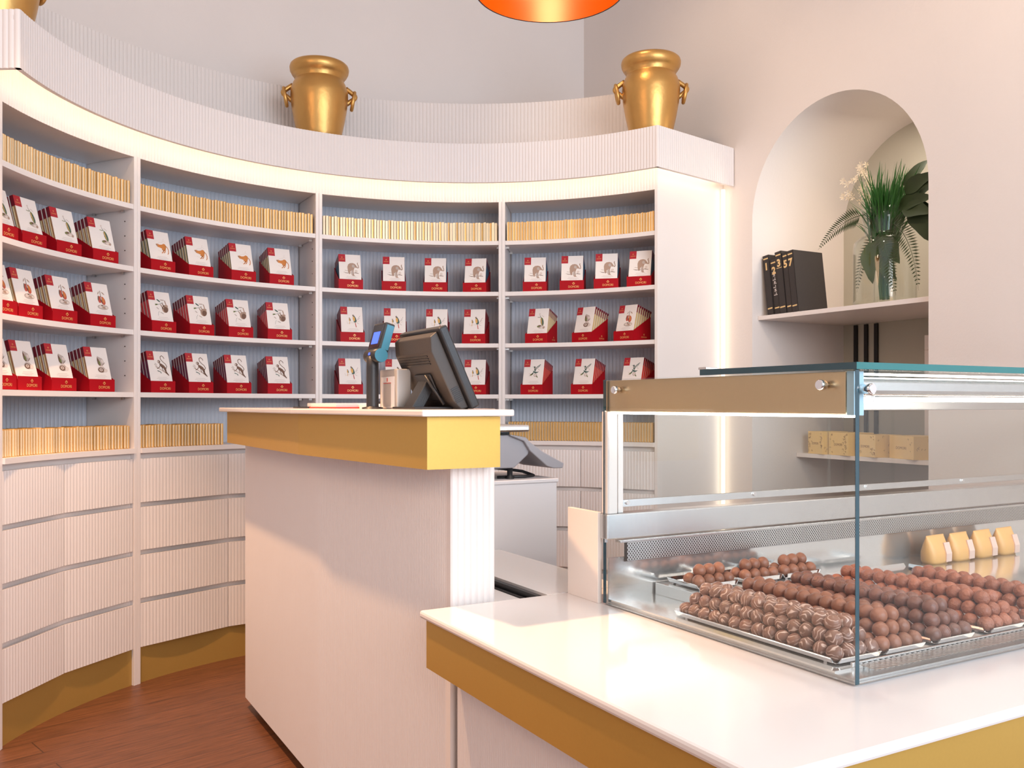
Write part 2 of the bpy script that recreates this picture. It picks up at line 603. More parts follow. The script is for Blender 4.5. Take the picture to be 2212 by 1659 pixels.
def emblem(mb, cx, cz, r, y):
    """little crest: lozenge with a dot over it"""
    w = r * .28
    mb.stroke([(cx - r, cz), (cx, cz + r), (cx + r, cz), (cx, cz - r), (cx - r, cz)], w, y)
    mb.ell(cx, cz + r * .25, r * .32, r * .22, 0, y)


# ------------------------------------------------------------------ the room
A_W = 3.46        # plane of the wall with the arch
B_W = 5.13        # plane of the wall behind the shelves
ZC = 4.3
CC = (-.215, 3.299)
R0 = 1.637

def shell(name, m, build):
    mb = MB().use(m); build(mb)
    o = mb.obj(name, None, (0, 0, 0), (0, 0, TH))
    return struct(o)

o = MB().use(M_FLOOR).box(-3.2, -2.2, -.05, 5.2, 6.6, 0).obj('floor'); struct(o)
shell('ceiling', M_CEIL, lambda mb: mb.box(-2.6, -1.2, ZC, 4.4, B_W + .15, ZC + .1))
shell('wall_back', M_PLASTER, lambda mb: mb.box(-1.3, B_W, 0, A_W + .12, B_W + .12, ZC))
o = MB().use(M_PLASTER).box(-2.86, -3.2, 0, -2.74, 5.2, ZC).obj('wall_left'); struct(o)

AB0, AB1, ASP = 2.50, 3.544, 2.212          # arch: near jamb, far jamb, spring height
ACB, AR = (AB0 + AB1) / 2, (AB1 - AB0) / 2
ABACK = 4.16


def wall_right(mb):
    x0, x1 = A_W, A_W + .02
    arch = [(ACB + AR * math.cos(t), ASP + AR * math.sin(t)) for t in [math.pi * i / 40 for i in range(41)]]
    for x, flip in ((x0, False),):
        def q(pts):
            vs = [mb.V((x, p[0], p[1])) for p in pts]
            mb.face(vs)
        q([(-1.2, 0), (-1.2, ZC), (AB0, ZC), (AB0, ASP), (AB0, 0)])
        q([(AB1, 0), (AB1, ASP), (AB1, ZC), (B_W + .12, ZC), (B_W + .12, 0)])
        for i in range(40):
            b0, z0 = arch[i]; b1, z1 = arch[i + 1]
            q([(b0, z0), (b0, ZC), (b1, ZC), (b1, z1)])
shell('wall_right', M_PLASTER, wall_right)


def niche(mb):
    arch = [(AB0, 0)] + [(ACB - AR * math.cos(math.pi * i / 40), ASP + AR * math.sin(math.pi * i / 40)) for i in range(41)] + [(AB1, 0)]
    lo = [mb.V((A_W, p[0], p[1])) for p in arch]; hi = [mb.V((ABACK, p[0], p[1])) for p in arch]
    for i in range(len(arch) - 1):
        mb.face([lo[i], lo[i + 1], hi[i + 1], hi[i]], 1 <= i < len(arch) - 2)
shell('wall_niche', M_PLASTER, niche)
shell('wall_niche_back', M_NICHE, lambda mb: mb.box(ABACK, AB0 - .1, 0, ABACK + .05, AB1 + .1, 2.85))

# fluted curved wall panel rising behind the cornice
ta, tb = math.radians(58), math.radians(188)
f = flute_arc(CC, 1.975, ta, tb, .021, .004)
bk = arc(CC, 1.99, ta, tb, len(f))
struct(MB().use(M_PLASTER).strip(f, bk, 2.55, 3.00).obj('wall_curved'))

# ------------------------------------------------------------------ curved shelving, four bays
BT = [math.radians(t) for t in (181.0, 153.0, 119.0, 84.4, 54.1)]
SHELF = [2.141, 1.864, 1.583, 1.305]
LEDGE = 1.055
ZTOP = 2.355
DEP = .315
BAYN = ['first', 'second', 'third', 'fourth']


def polar(R, t):
    return Vector((CC[0] + R * math.cos(t), CC[1] + R * math.sin(t)))


def bay(i):
    tl, tr = BT[i], BT[i + 1]
    tm = (tl + tr) / 2
    base = polar(R0 + .15, tm)
    lab = ['white curved shelving bay at the photo\'s left edge with cacao pod bar trays',
           'white curved shelving bay with orange civet, sloth and monkey bar trays',
           'white curved shelving bay behind the monitor with elephant and parrot bar trays',
           'white curved shelving bay with hummingbird bar trays beside the wall light'][i]
    t = thing('shelving_bay', lab, 'shelving', (base.x, base.y, 0), group='bays of the curved shelving')
    c = (CC[0] - base.x, CC[1] - base.y)

    def P(R, a): return Vector((c[0] + R * math.cos(a), c[1] + R * math.sin(a)))
    pt = .0175
    # side panels
    for ang, sg in ((tl, -1), (tr, 1)):
        rad = Vector((math.cos(ang), math.sin(ang))); tan = Vector((-rad.y, rad.x)) * sg
        p0 = P(R0 - .003, ang); p1 = P(R0 + DEP, ang)
        pts = [p0 + tan * .0005, p1 + tan * .0005, p1 + tan * pt, p0 + tan * pt]
        MB().use(M_WHITE).prism(pts, 0, ZTOP, bev=.001).obj('side_panel', t)
    dt = .018 / R0
    l, r = tl - dt, tr + dt
    n = 26

    def slab(name, z0, z1, Ra, Rb, m):
        pts = arc(c, Ra, l, r, n) + arc(c, Rb, r, l, n)
        MB().use(m).prism([tuple(p) for p in pts], z0, z1).obj(name, t)
    for z in SHELF:
        slab('shelf', z - .022, z, R0 + .001, R0 + DEP - .012, M_WHITE)
    slab('ledge', LEDGE - .022, LEDGE, R0 - .012, R0 + DEP - .012, M_WHITE)
    slab('top_panel', ZTOP - .001, ZTOP + .017, R0 + .022, R0 + DEP, M_WHITE)
    f = flute_arc(c, R0, tl, tr, .0165, .0020)
    MB().use(M_WHITE).strip(f, arc(c, R0 + .02, tl, tr, len(f)), ZTOP - .004, 2.598).obj('fascia', t)
    f = flute_arc(c, R0 + DEP - .011, l, r, .021, .004)
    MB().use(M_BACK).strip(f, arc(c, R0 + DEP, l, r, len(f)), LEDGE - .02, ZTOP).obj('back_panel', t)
    f = arc(c, R0 + .020, l, r, n)
    MB().use(M_WHITE).strip(f, arc(c, R0 + .040, l, r, n), .02, LEDGE - .022).obj('carcass', t)
    f = arc(c, R0 + .012, l, r, n)
    MB().use(M_PLINTH).strip(f, arc(c, R0 + .024, l, r, n), 0, .158).obj('plinth', t)
    zs = [(.812, 1.008), (.598, .790), (.382, .575), (.163, .358)]
    tmid = (l + r) / 2
    if i == 1: tmid = l + (r - l) * .505
    g = .0012 / R0
    for z0, z1 in zs:
        for q0, q1 in ((l - g, tmid + g), (tmid - g, r + g)):
            a, b = P(R0 + .002, q0), P(R0 + .002, q1)
            # ribs bulge towards the room centre
            fr = flute_line(b, a, .0165, .0020)
            d = (a - b).normalized(); nr = Vector((-d.y, d.x))
            if nr.dot(P(0, 0) - a) < 0:
                fr = flute_line(a, b, .0165, .0020); d = -d; nr = Vector((-d.y, d.x))
                bkp = [a + (b - a) * k / (len(fr) - 1) - nr * .016 for k in range(len(fr))]
            else:
                bkp = [b + (a - b) * k / (len(fr) - 1) - nr * .016 for k in range(len(fr))]
            MB().use(M_WHITE).strip(fr, bkp, z0, z1).obj('drawer', t)
    # bored pin holes on the panel that shows its inner face
    tan = Vector((-math.sin(tr), math.cos(tr))); pin = MB().use(M_DARKVOID)
    for zz in SHELF[1:]:
        for q in (.075, .140, .205):
            p = P(R0 + .055, tr) + tan * (pt + .0002)
            pin.box(p.x - .0022, p.y - .0022, zz + q - .0022, p.x + .0022, p.y + .0022, zz + q + .0022)
    o_ = pin.obj('pin_hole', t); o_['kind'] = 'stuff'
    # shelf pins
    for ang, sg in ((l, -1), (r, 1)):
        for z in SHELF:
            for dR in (.06, DEP - .07):
                p = P(R0 + dR, ang); tan = Vector((-math.sin(ang), math.cos(ang))) * sg
                q = p + tan * .012
                MB().use(M_STEEL).box(min(p.x, q.x) - .003, min(p.y, q.y) - .003, z - .032, max(p.x, q.x) + .003, max(p.y, q.y) + .003, z - .022).obj('shelf_pin', t)
    return t


for i in range(4): bay(i)

# end panel between the last bay and the wall
e0 = polar(R0, BT[4]); ed = Vector((.76, .649)); e1 = e0 + ed * .545
nrm = Vector((.649, -.76))
t = thing('end_panel', 'tall plain white panel closing the shelving beside the wall light', 'panel', (e0.x, e0.y, 0))
MB().use(M_WHITE).prism([(0, 0), tuple(ed * .545), tuple(ed * .545 - nrm * .02), tuple(-nrm * .02)], 0, 2.598, bev=.0015).obj('board', t)

# cornice
CR = 1.515
t0, t1 = math.radians(51.8), math.radians(184.7)
cL = polar(CR, t1); cRt = polar(CR, t0)
t = thing('cornice', 'white fluted cornice running along the top of the curved shelving', 'cornice', (CC[0], CC[1], 2.43))
f = flute_arc((0, 0), CR, t0, t1, .0165, .0020)
MB().use(M_WHITE).strip(f, arc((0, 0), CR + .018, t0, t1, len(f)), 0, .206).obj('curved_front', t)
pc = cRt - Vector(CC); pe = Vector((1.20, 4.90)) - Vector(CC)
f = flute_line(pe, pc, .0165, .0020)
d = (pc - pe).normalized(); nr = Vector((-d.y, d.x))
MB().use(M_WHITE).strip(f, [pe + (pc - pe) * k / (len(f) - 1) - nr * .018 for k in range(len(f))], 0, .206).obj('end_front', t)
pl = cL - Vector(CC); pl2 = Vector((-2.72, 3.22)) - Vector(CC)
f = flute_line(pl, pl2, .021, .004)
d = (pl2 - pl).normalized(); nr = Vector((-d.y, d.x))
if nr.y > 0:
    f = flute_line(pl2, pl, .021, .004); d = -d; nr = -nr
    bkp = [pl2 + (pl - pl2) * k / (len(f) - 1) - nr * .018 for k in range(len(f))]
else:
    bkp = [pl + (pl2 - pl) * k / (len(f) - 1) - nr * .018 for k in range(len(f))]
MB().use(M_WHITE).strip(f, bkp, 0, .206).obj('end_front', t)
pts = arc((0, 0), CR + .019, t0, t1, 60) + [Vector((-1.97, .0))] + arc((0, 0), 1.965, math.radians(179), math.radians(60), 50) + [pe + Vector((.0, .02))]
MB().use(M_WHITE).prism([tuple(p) for p in pts], .171, .186).obj('top_board', t)

t = thing('cove_light', 'hidden warm strip light glowing under the curved cornice', 'strip light', (CC[0], CC[1], 2.43))
f = arc((0, 0), CR + .024, t0 + .02, t1 - .03, 60)
MB().use(E_COVE).strip(f, arc((0, 0), CR + .030, t0 + .02, t1 - .03, 60), .055, .067).obj('led_tape', t)
d = (pe - pc).normalized(); nr2 = Vector((-d.y, d.x))
f = [pc + d * .03 + nr2 * .024, pe - d * .05 + nr2 * .024]
MB().use(E_COVE).strip(f, [p + nr2 * .006 for p in f], .055, .067).obj('led_tape', t)

# corner light between the end panel and the wall
pcn = Vector((1.150, 4.935))
t = thing('wall_light', 'tall upright glowing light bar in the corner beside the arch wall', 'wall light', (pcn.x, pcn.y, 0))
MB().use(E_BAR).tube([(0, 0, .05), (0, 0, 2.42)], .0105, 16).obj('tube', t)
MB().use(M_WHITE).lathe([(0, 0), (.017, 0), (.017, .05), (0, .05)], 16).obj('end_cap', t)


# ------------------------------------------------------------------ gold bars standing in rows
def foil_mesh(name, m):
    mb = MB().use(m)
    mb.box(-.0062, 0, 0, .0062, .085, .102, .0018)
    mb.use(M_FOILE).box(-.0070, -.0022, .003, -.0036, .003, .099)
    return mb.mesh(name)


FOIL = foil_mesh('foil_bar', M_FOIL)
FOILP = foil_mesh('pale_foil_bar', M_FOILP)
rng = random.Random(4)


def foil_row(i, z, count, lab, grp, me=FOIL, t_from=None, t_to=None):
    dt = (.0185 + .0075) / R0
    l = BT[i] - dt if t_from is None else t_from
    r = BT[i + 1] + dt if t_to is None else t_to
    for k in range(count):
        a = l + (r - l) * (k + .5) / count
        p = polar(R0 + .012 + rng.uniform(-.001, .003), a)
        o = put('foil_bar', me[k % len(me)] if isinstance(me, list) else me, None, (p.x, p.y, z), (0, 0, a - math.pi / 2 + rng.uniform(-.03, .03)))
        o.scale = (1, 1, 1 + rng.uniform(-.015, .03))
        tag(o, lab, 'foil bar', grp)


foil_row(0, SHELF[0], 46, 'slim gold foil bar in the packed row on the first bay\'s top shelf', 'gold bars on the first bay top shelf')
foil_row(1, SHELF[0], 60, 'slim gold foil bar in the packed row on the second bay\'s top shelf', 'gold bars on the second bay top shelf')
foil_row(2, SHELF[0], 62, 'slim pale gold bar in the packed row on the third bay\'s top shelf', 'gold bars on the third bay top shelf', [FOILP, FOILP, FOIL])
foil_row(3, SHELF[0], 54, 'slim gold foil bar in the packed row on the fourth bay\'s top shelf', 'gold bars on the fourth bay top shelf')
foil_row(0, LEDGE, 46, 'slim orange gold bar in the row on the first bay\'s drawer ledge', 'gold bars on the first bay ledge')
foil_row(1, LEDGE, 28, 'slim gold bar in the ledge row half hidden behind the till counter', 'gold bars on the second bay ledge', FOIL, None, math.radians(136.5))
# the smallest row, behind the scale
mb = MB().use(M_FOIL)
for k in range(52):
    a = BT[3] - .02 + (BT[4] + .02 - BT[3] + .02) * (k + .5) / 52
    p = polar(R0 + .012, a) - polar(R0 + .012, BT[3])
    Mx = Matrix.Translation((p.x, p.y, 0)) @ Matrix.Rotation(a - math.pi / 2, 4, 'Z')
    mb.use(M_FOIL).box(-.006, 0, 0, .006, .085, .102, .0018, M=Mx)
    mb.use(M_FOILE).box(-.0066, -.0012, .003, -.0042, .003, .099, M=Mx)
p = polar(R0 + .012, BT[3])
o = mb.obj('foil_bar_row', None, (p.x, p.y, LEDGE))
tag(o, 'row of slim gold bars on the ledge behind the grey scale', 'foil bars', 'gold bars on the fourth bay ledge', 'stuff')

# ------------------------------------------------------------------ trays of chocolate bars
TW, TD, TF, TB = .130, .150, .054, .132
LEAN = math.radians(15)
CW, CH, CT = .118, .156, .0162

mb = MB().use(M_RED)
k = .0016
mb.box(-TW / 2, 0, 0, TW / 2, k, TF)
mb.box(-TW / 2, 0, 0, TW / 2, TD, k)
mb.box(-TW / 2, TD - k, 0, TW / 2, TD, TB)
for s in (-1, 1):
    mb.prism([(0, 0), (TD, 0), (TD, TB), (.004, TF)], s * TW / 2 - (k if s > 0 else 0), s * TW / 2 + (k if s < 0 else 0), axis='x')
TRAY = mb.mesh('tray')
mb = MB().use(M_GPRINT)
add_text(mb, 'DOMORI', .0165, .056, .010, .014, -.0008)
emblem(mb, .010, .037, .0065, -.0008)
LOGO = mb.mesh('logo')
mb = MB().use(M_GPRINT)
add_text(mb, 'DOMORI', .0105, .045, 0, 0, 0)
emblem(mb, 0, .017, .005, 0)
SLOGO = mb.mesh('side_logo')

LABEL = MB().use(M_REDL).box(-CW / 2 - .0003, -.0004, CH - .043, -CW / 2 + .036, .0004, CH + .0003).mesh('corner_label')
mb = MB().use(M_GPRINT)
add_text(mb, 'DOMORI', .0075, .024, -CW / 2 + .018, CH - .031, -.0008)
emblem(mb, -CW / 2 + .018, CH - .0175, .0034, -.0008)
LETTER = mb.mesh('lettering')
mb = MB().use(M_GREYP)
for (cx, cz, w) in ((.006, .030, .05), (.006, .0235, .062), (.006, .018, .04)):
    mb.poly2([(cx - w / 2, cz), (cx + w / 2, cz), (cx + w / 2, cz + .0016), (cx - w / 2, cz + .0016)], -.0005)
CAPTION = mb.mesh('caption')


def wrapper(fl):
    mb = MB()
    # front and back white, edges in the flavour colour, upper third of the left edge burgundy
    zc = CH - .043
    x0, x1 = -CW / 2, CW / 2
    mb.use(M_CARD).box(x0 + .0006, 0, 0, x1 - .0006, .0016, CH)
    mb.use(FLAV[fl]).box(x0, .0012, 0, x1, CT, zc)
    mb.use(M_BURG).box(x0, .0012, zc, x1, CT, CH - .0004)
    mb.use(M_EDGE if fl in ('pod', 'civet', 'cream') else FLAV[fl]).box(x0 - .0012, CT * .55, .002, x0 + .002, CT * .86, zc - .002)
    mb.use(M_EDGE if fl in ('pod', 'civet', 'cream') else FLAV[fl]).box(x1 - .002, CT * .55, .002, x1 + .0012, CT * .86, zc + .03)
    return mb.mesh('wrapper')


WRAP = {k2: wrapper(k2) for k2 in FLAV}


def art(kind):
    mb = MB(); y = -.0006; y2 = -.0009; y3 = -.0012

    def s(pts): return [(p[0] * .001, p[1] * .001) for p in pts]
    def E(m, cx, cz, rx, rz, rot=0, yy=y): mb.use(m).ell(cx * .001, cz * .001, rx * .001, rz * .001, rot, yy)
    def K(m, pts, w, yy=y): mb.use(m).stroke(s(pts), w * .001, yy)
    def G(m, pts, yy=y): mb.use(m).poly2(s(pts), yy)
    if kind == 'civet':
        K(P_PALE, [(-12, 92), (0, 100), (14, 103), (26, 110), (36, 104)], 1.2)
        K(P_PALE, [(26, 110), (24, 118), (30, 122)], 1.2); K(P_PALE, [(-10, 62), (6, 56), (22, 52)], 1.2)
        G(P_OR, [(-18, 92), (-8, 93), (2, 90), (14, 92), (24, 98), (32, 96), (36, 88), (34, 76), (28, 68), (22, 60), (16, 58), (18, 66), (10, 64), (12, 72), (0, 76), (-10, 78), (-16, 84)])
        K(P_OR, [(33, 88), (42, 80), (46, 68), (44, 54), (40, 48)], 3.6)
        K(P_OR, [(20, 66), (14, 54), (8, 50)], 4); K(P_OR, [(30, 72), (26, 58), (20, 52)], 4)
        K(P_BR, [(-18, 90), (-12, 86)], 2, y2); E(P_BL, -12, 86, 4, 4, 0, y2)
    elif kind == 'sloth':
        K(P_GD, [(-26, 96), (-14, 92), (2, 98), (16, 104)], 1.6); K(P_GD, [(-10, 60), (-16, 50), (-18, 38)], 1.0)
        E(P_GR, -20, 92, 8, 3.2, 20); E(P_GD, -6, 112, 11, 3.5, -35); E(P_GY, 14, 116, 12, 3, 0); E(P_GY, -16, 74, 8, 2.4, -40)
        E(P_BL, 24, 74, 17, 20, -20); E(P_BR, 27, 70, 12, 15, -20, y2)
        K(P_BL, [(12, 74), (6, 88), (2, 94)], 5); K(P_BL, [(20, 84), (14, 96), (12, 102)], 5); K(P_BL, [(34, 86), (30, 104), (28, 114)], 5)
        E(P_BL, 34, 88, 7, 6, 20, y3)
        E(P_GY, 4, 52, 10, 2.2, -25)
    elif kind == 'monkey':
        K(P_BL, [(-22, 82), (0, 70), (20, 58), (44, 40)], 2.4); K(P_BR, [(-26, 92), (-16, 86), (-12, 78)], 1.6); K(P_BR, [(-22, 98), (-12, 90)], 1.4)
        E(P_GD, -8, 60, 8, 2, -20); E(P_GD, 2, 54, 6, 2, -60)
        G(P_BR, [(2, 100), (14, 96), (26, 88), (34, 76), (34, 64), (26, 62), (20, 74), (10, 80), (2, 90)])
        E(P_BR, 0, 106, 8, 7.5); E(P_PALE, -3, 106, 4, 4.5, 0, y2); E(P_BR, -3, 107, 2.4, 1, 0, y3)
        K(P_BR, [(6, 90), (-2, 78), (-14, 72)], 3.4); K(P_BR, [(14, 84), (14, 70), (18, 60)], 3.2)
        K(P_BR, [(30, 68), (34, 54), (42, 42)], 5); K(P_BR, [(28, 66), (26, 58), (36, 48)], 4)
        K(P_BR, [(34, 74), (40, 84), (34, 96), (22, 106), (12, 118), (12, 130), (20, 136), (28, 130), (32, 122)], 3.0)
    elif kind == 'greenpod':
        E(P_GR, 24, 80, 9, 24, 14); E(P_GD, 27, 78, 4, 19, 14, y2); E(P_YE, 20, 82, 2, 18, 14, y2)
        K(P_GD, [(8, 116), (14, 106), (20, 102)], 2); K(P_GR, [(-4, 106), (6, 104), (14, 106)], 2.4); K(P_GY, [(6, 124), (10, 112)], 2.4)
        K(P_GY, [(18, 114), (26, 112), (32, 106)], 2); E(P_PALE, 6, 126, 5, 3, 30); E(P_PALE, 14, 90, 3, 9, 10)
        E(P_GY, 20, 50, 24, 10, -8); E(P_BR, 10, 55, 10, 5, 10, y2); E(P_PALE, 28, 46, 12, 6, 0, y2); E(P_GR, 4, 52, 7, 4, 0, y3); E(P_BL, 36, 44, 6, 5, 0, y3)
    elif kind == 'redpod':
        K(P_BR, [(14, 122), (14, 106), (15, 90), (14, 78)], 2.6); E(P_BL, 28, 112, 9, 2.6, -40); E(P_BL, 4, 112, 8, 2, 60)
        E(P_RD, 22, 78, 12, 19, 12); E(P_RD, 6, 82, 9, 16, -6); E(P_BR, 14, 82, 3, 18, 6, y2); E(P_OR, 24, 80, 5, 13, 12, y2); E(P_BR, 0, 88, 3, 12, -10, y2)
        E(P_PALE, 14, 88, 2, 8, 0, y3)
        E(P_GY, 16, 48, 28, 12, 0); E(P_PALE, 4, 50, 9, 6, 20, y2); E(P_BL, 22, 46, 9, 5, -10, y2); E(P_PALE, 34, 47, 7, 5, 0, y3); E(P_BR, 12, 55, 5, 2.5, 0, y3)
    elif kind == 'greypod':
        G(P_GY, [(4, 116), (14, 112), (28, 106), (34, 94), (32, 82), (22, 72), (10, 72), (2, 80), (1, 96)])
        G(P_BR, [(2, 112), (8, 102), (14, 88), (16, 76), (8, 73), (1, 82), (0, 98)], y2); E(P_GR, 10, 86, 5, 10, 10, y3)
        E(P_PALE, 26, 94, 6, 8, 30, y2); K(P_BR, [(36, 88), (30, 80), (22, 76)], 2, y3)
        E(P_GY, 16, 56, 20, 14, 0); E(P_BR, 12, 54, 15, 11, 0, y2); E(P_PALE, 12, 55, 9, 7, 0, y3)
        mb.use(P_BR)
        for q in range(5):
            a = q * 72
            mb.stroke(s([(12, 55), (12 + 7 * math.cos(math.radians(a)), 55 + 6 * math.sin(math.radians(a)))]), .0016, -.0014)
        E(P_PALE, 36, 52, 10, 8, 20, y2); E(P_PALE, 20, 70, 9, 3, -8, y2)
    elif kind == 'elephant':
        G(P_BL, [(-14, 84), (-10, 98), (0, 106), (14, 108), (26, 104), (34, 94), (38, 84), (32, 80), (26, 84), (22, 76), (18, 62), (20, 40), (26, 34), (12, 34), (8, 60), (2, 62), (0, 44), (-8, 44), (-12, 60)])
        K(P_BL, [(36, 86), (42, 80), (46, 84), (44, 96), (40, 104), (42, 110)], 4.2)
        E(P_GY, 18, 90, 8, 9, 20, y2); E(P_BR, 25, 93, 1.3, 1.3, 0, y3); E(P_GY, 10, 52, 5, 16, 0, y2)
        K(P_GY, [(-34, 54), (-20, 50), (44, 50)], 2.4); K(P_GY, [(-28, 64), (-14, 62)], 2.4); E(P_PALE, 32, 62, 8, 7, 0)
        K(P_BR, [(-26, 50), (-12, 48)], 2, y2); K(P_BR, [(24, 54), (44, 49)], 2.4, y2)
    elif kind == 'parrot':
        G(P_GD, [(6, 108), (14, 106), (22, 92), (26, 76), (20, 66), (10, 70), (6, 88)]); E(P_YE, 11, 88, 6, 14, 8, y2); E(P_BR, 8, 108, 4.5, 4.5, 0, y2); E(P_PALE, 10, 109, 2, 2, 0, y3)
        K(P_RD, [(18, 64), (20, 52), (22, 42)], 4); K(P_PALE, [(-24, 60), (-6, 66), (14, 66), (30, 72), (44, 80)], 2)
        K(P_GY, [(30, 84), (38, 96), (44, 106)], 2); K(P_GY, [(30, 80), (42, 92)], 1.6); K(P_GY, [(26, 66), (38, 60)], 1.6); K(P_PALE, [(-24, 60), (-28, 74)], 1.6)
        E(P_YE, -12, 82, 4, 8, 6); E(P_GD, -9, 82, 2, 8, 6, y2); E(P_BR, -13, 92, 2.6, 2.6, 0, y2); K(P_YE, [(-12, 72), (-13, 58)], 2.4)
    elif kind == 'bird':
        G(P_GD, [(0, 112), (8, 112), (14, 100), (12, 88), (4, 92)]); E(P_GD, 4, 112, 5, 4, 0); K(P_GD, [(-8, 114), (0, 112)], 1)
        K(P_GD, [(10, 104), (24, 116), (38, 126)], 3.6); K(P_GD, [(12, 98), (24, 108), (34, 118)], 2.4)
        E(P_GY, 7, 103, 3, 6, 20, y2)
        G(P_GD, [(-4, 92), (6, 88), (18, 84), (32, 86), (22, 78), (10, 76), (0, 82)])
        E(P_GY, 12, 66, 10, 10, 0); E(P_PALE, 12, 66, 7, 7, 0, y2)
        E(P_GR, -10, 70, 11, 4, 30); E(P_GR, 22, 58, 8, 3, -50); E(P_GD, -4, 76, 9, 3, 50); K(P_PALE, [(-26, 78), (-16, 70)], 2); K(P_GY, [(26, 100), (34, 94)], 2); K(P_PALE, [(-24, 62), (-8, 64)], 2)
    return mb.mesh('illustration')


ART = {k2: art(k2) for k2 in ('civet', 'sloth', 'monkey', 'greenpod', 'redpod', 'greypod', 'elephant', 'parrot', 'bird')}
ORD = ['first', 'second', 'third', 'fourth']


def px_polar(px, R):
    rx = (px - 1106.0) / 1957.0
    # ray from the camera's foot meets the circle of radius R about the shelf centre, far side
    aa = rx * rx + 1; bb = -2 * (rx * CC[0] + CC[1]); cc = CC[0] ** 2 + CC[1] ** 2 - R * R
    D = (-bb + math.sqrt(bb * bb - 4 * aa * cc)) / (2 * aa)
    return math.atan2(D - CC[1], rx * D - CC[0])


def tray(bayi, row, k, n, px, pic, flav, what, yaw=0.0, nb=6, side=False):
    z = SHELF[row]
    rown = {1: 'upper', 2: 'middle', 3: 'lower'}[row]
    where = f'{ORD[k]} on the {rown} shelf, {BAYN[bayi]} bay'
    if bayi == 0 and k == 0:
        where = f'first on the {rown} shelf, {BAYN[bayi]} bay'
    a = px_polar(px, R0 + .022)
    p = polar(R0 + .022, a)
    rz = a - math.pi / 2 + math.radians(yaw)
    t = thing('bar_tray', f'red card tray of {what} bars, {where}', 'bar tray', (p.x, p.y, z), (0, 0, rz),
              group=f'bar trays on the {rown} shelf of the {BAYN[bayi]} bay')
    put('tray_body', TRAY, t); put('logo', LOGO, t)
    if side:
        put('side_logo', SLOGO, t, (TW / 2 + .0008, TD * .62, .018), (0, 0, math.pi / 2))
    cz, sz = math.cos(rz), math.sin(rz)

    def loc(y, h): return (p.x - sz * y, p.y + cz * y, z + h)
    wr = WRAP[flav]
    for b in range(nb):
        st = b * (.108 / max(nb - 1, 1))
        y = .0045 + .0035 + st * math.cos(LEAN)
        h = .042 - st * math.sin(LEAN)
        if b == 0:
            f0 = thing('chocolate_bar', f'white front bar, {what} picture, tray {where}', 'chocolate bar', loc(y, h), (-LEAN, 0, rz),
                       group=f'front bars on the {rown} shelf of the {BAYN[bayi]} bay')
            put('wrapper', wr, f0); lb = put('corner_label', LABEL, f0); put('lettering', LETTER, lb)
            put('illustration', ART[pic], f0); put('caption', CAPTION, f0)
        else:
            o = put('chocolate_bar', wr, None, loc(y, h), (-LEAN, 0, rz))
            tag(o, f'bar behind the front bar, {what} tray {where}', 'chocolate bar',
                f'bars behind the front one, {what} tray {where}')


# first bay
for row, pic, fl, what, xs in ((1, 'greenpod', 'pod', 'green pod', (6, 66, 141, 220)), (2, 'redpod', 'pod', 'red pod', (4, 58, 132, 214)), (3, 'greypod', 'pod', 'grey pod', (2, 56, 130, 212))):
    for k, px in enumerate(xs):
        tray(0, row, k, 4, px + 9, pic, fl, what, -4)
for row, pic, fl, what, xs in ((1, 'civet', 'civet', 'orange civet', (350, 432, 524, 606)), (2, 'sloth', 'sloth', 'sloth', (352, 434, 518, 602)), (3, 'monkey', 'monkey', 'monkey', (350, 432, 514, 602))):
    for k, px in enumerate(xs):
        tray(1, row, k, 4, px + 3, pic, fl, what, 0)
for k, px in enumerate((758, 851, 940, 1025)):
    tray(2, 1, k, 4, px, 'elephant', 'elephant', 'elephant', (-3, -6, -5, -7)[k])
for k, px in enumerate((762, 853, 943, 1023)):
    tray(2, 2, k, 4, px, 'parrot', 'parrot', 'parrot', (-3, -7, -5, -7)[k])
for k, px in ((0, 758), (1, 856), (3, 1024)):
    tray(2, 3, k, 4, px, 'parrot', 'parrot', 'parrot', (-3, -7, -5, -7)[k])
for k, px in enumerate((1155, 1235, 1309, 1380)):
    tray(3, 1, k, 4, px, 'elephant', 'elephant', 'elephant', (6, 10, 14, 10)[k])
for k, (px, pic, what, yw) in enumerate(((1158, 'greenpod', 'green pod', -12), (1256, 'greypod', 'grey pod', -21), (1346, 'redpod', 'red pod', -17))):
    tray(3, 2, k, 3, px, pic, 'cream', what, yw, 7, True)
for k, (px, yw) in enumerate(((1148, -13), (1256, -12), (1360, -9))):
    tray(3, 3, k, 3, px, 'bird', 'bird', 'hummingbird', yw, 7)


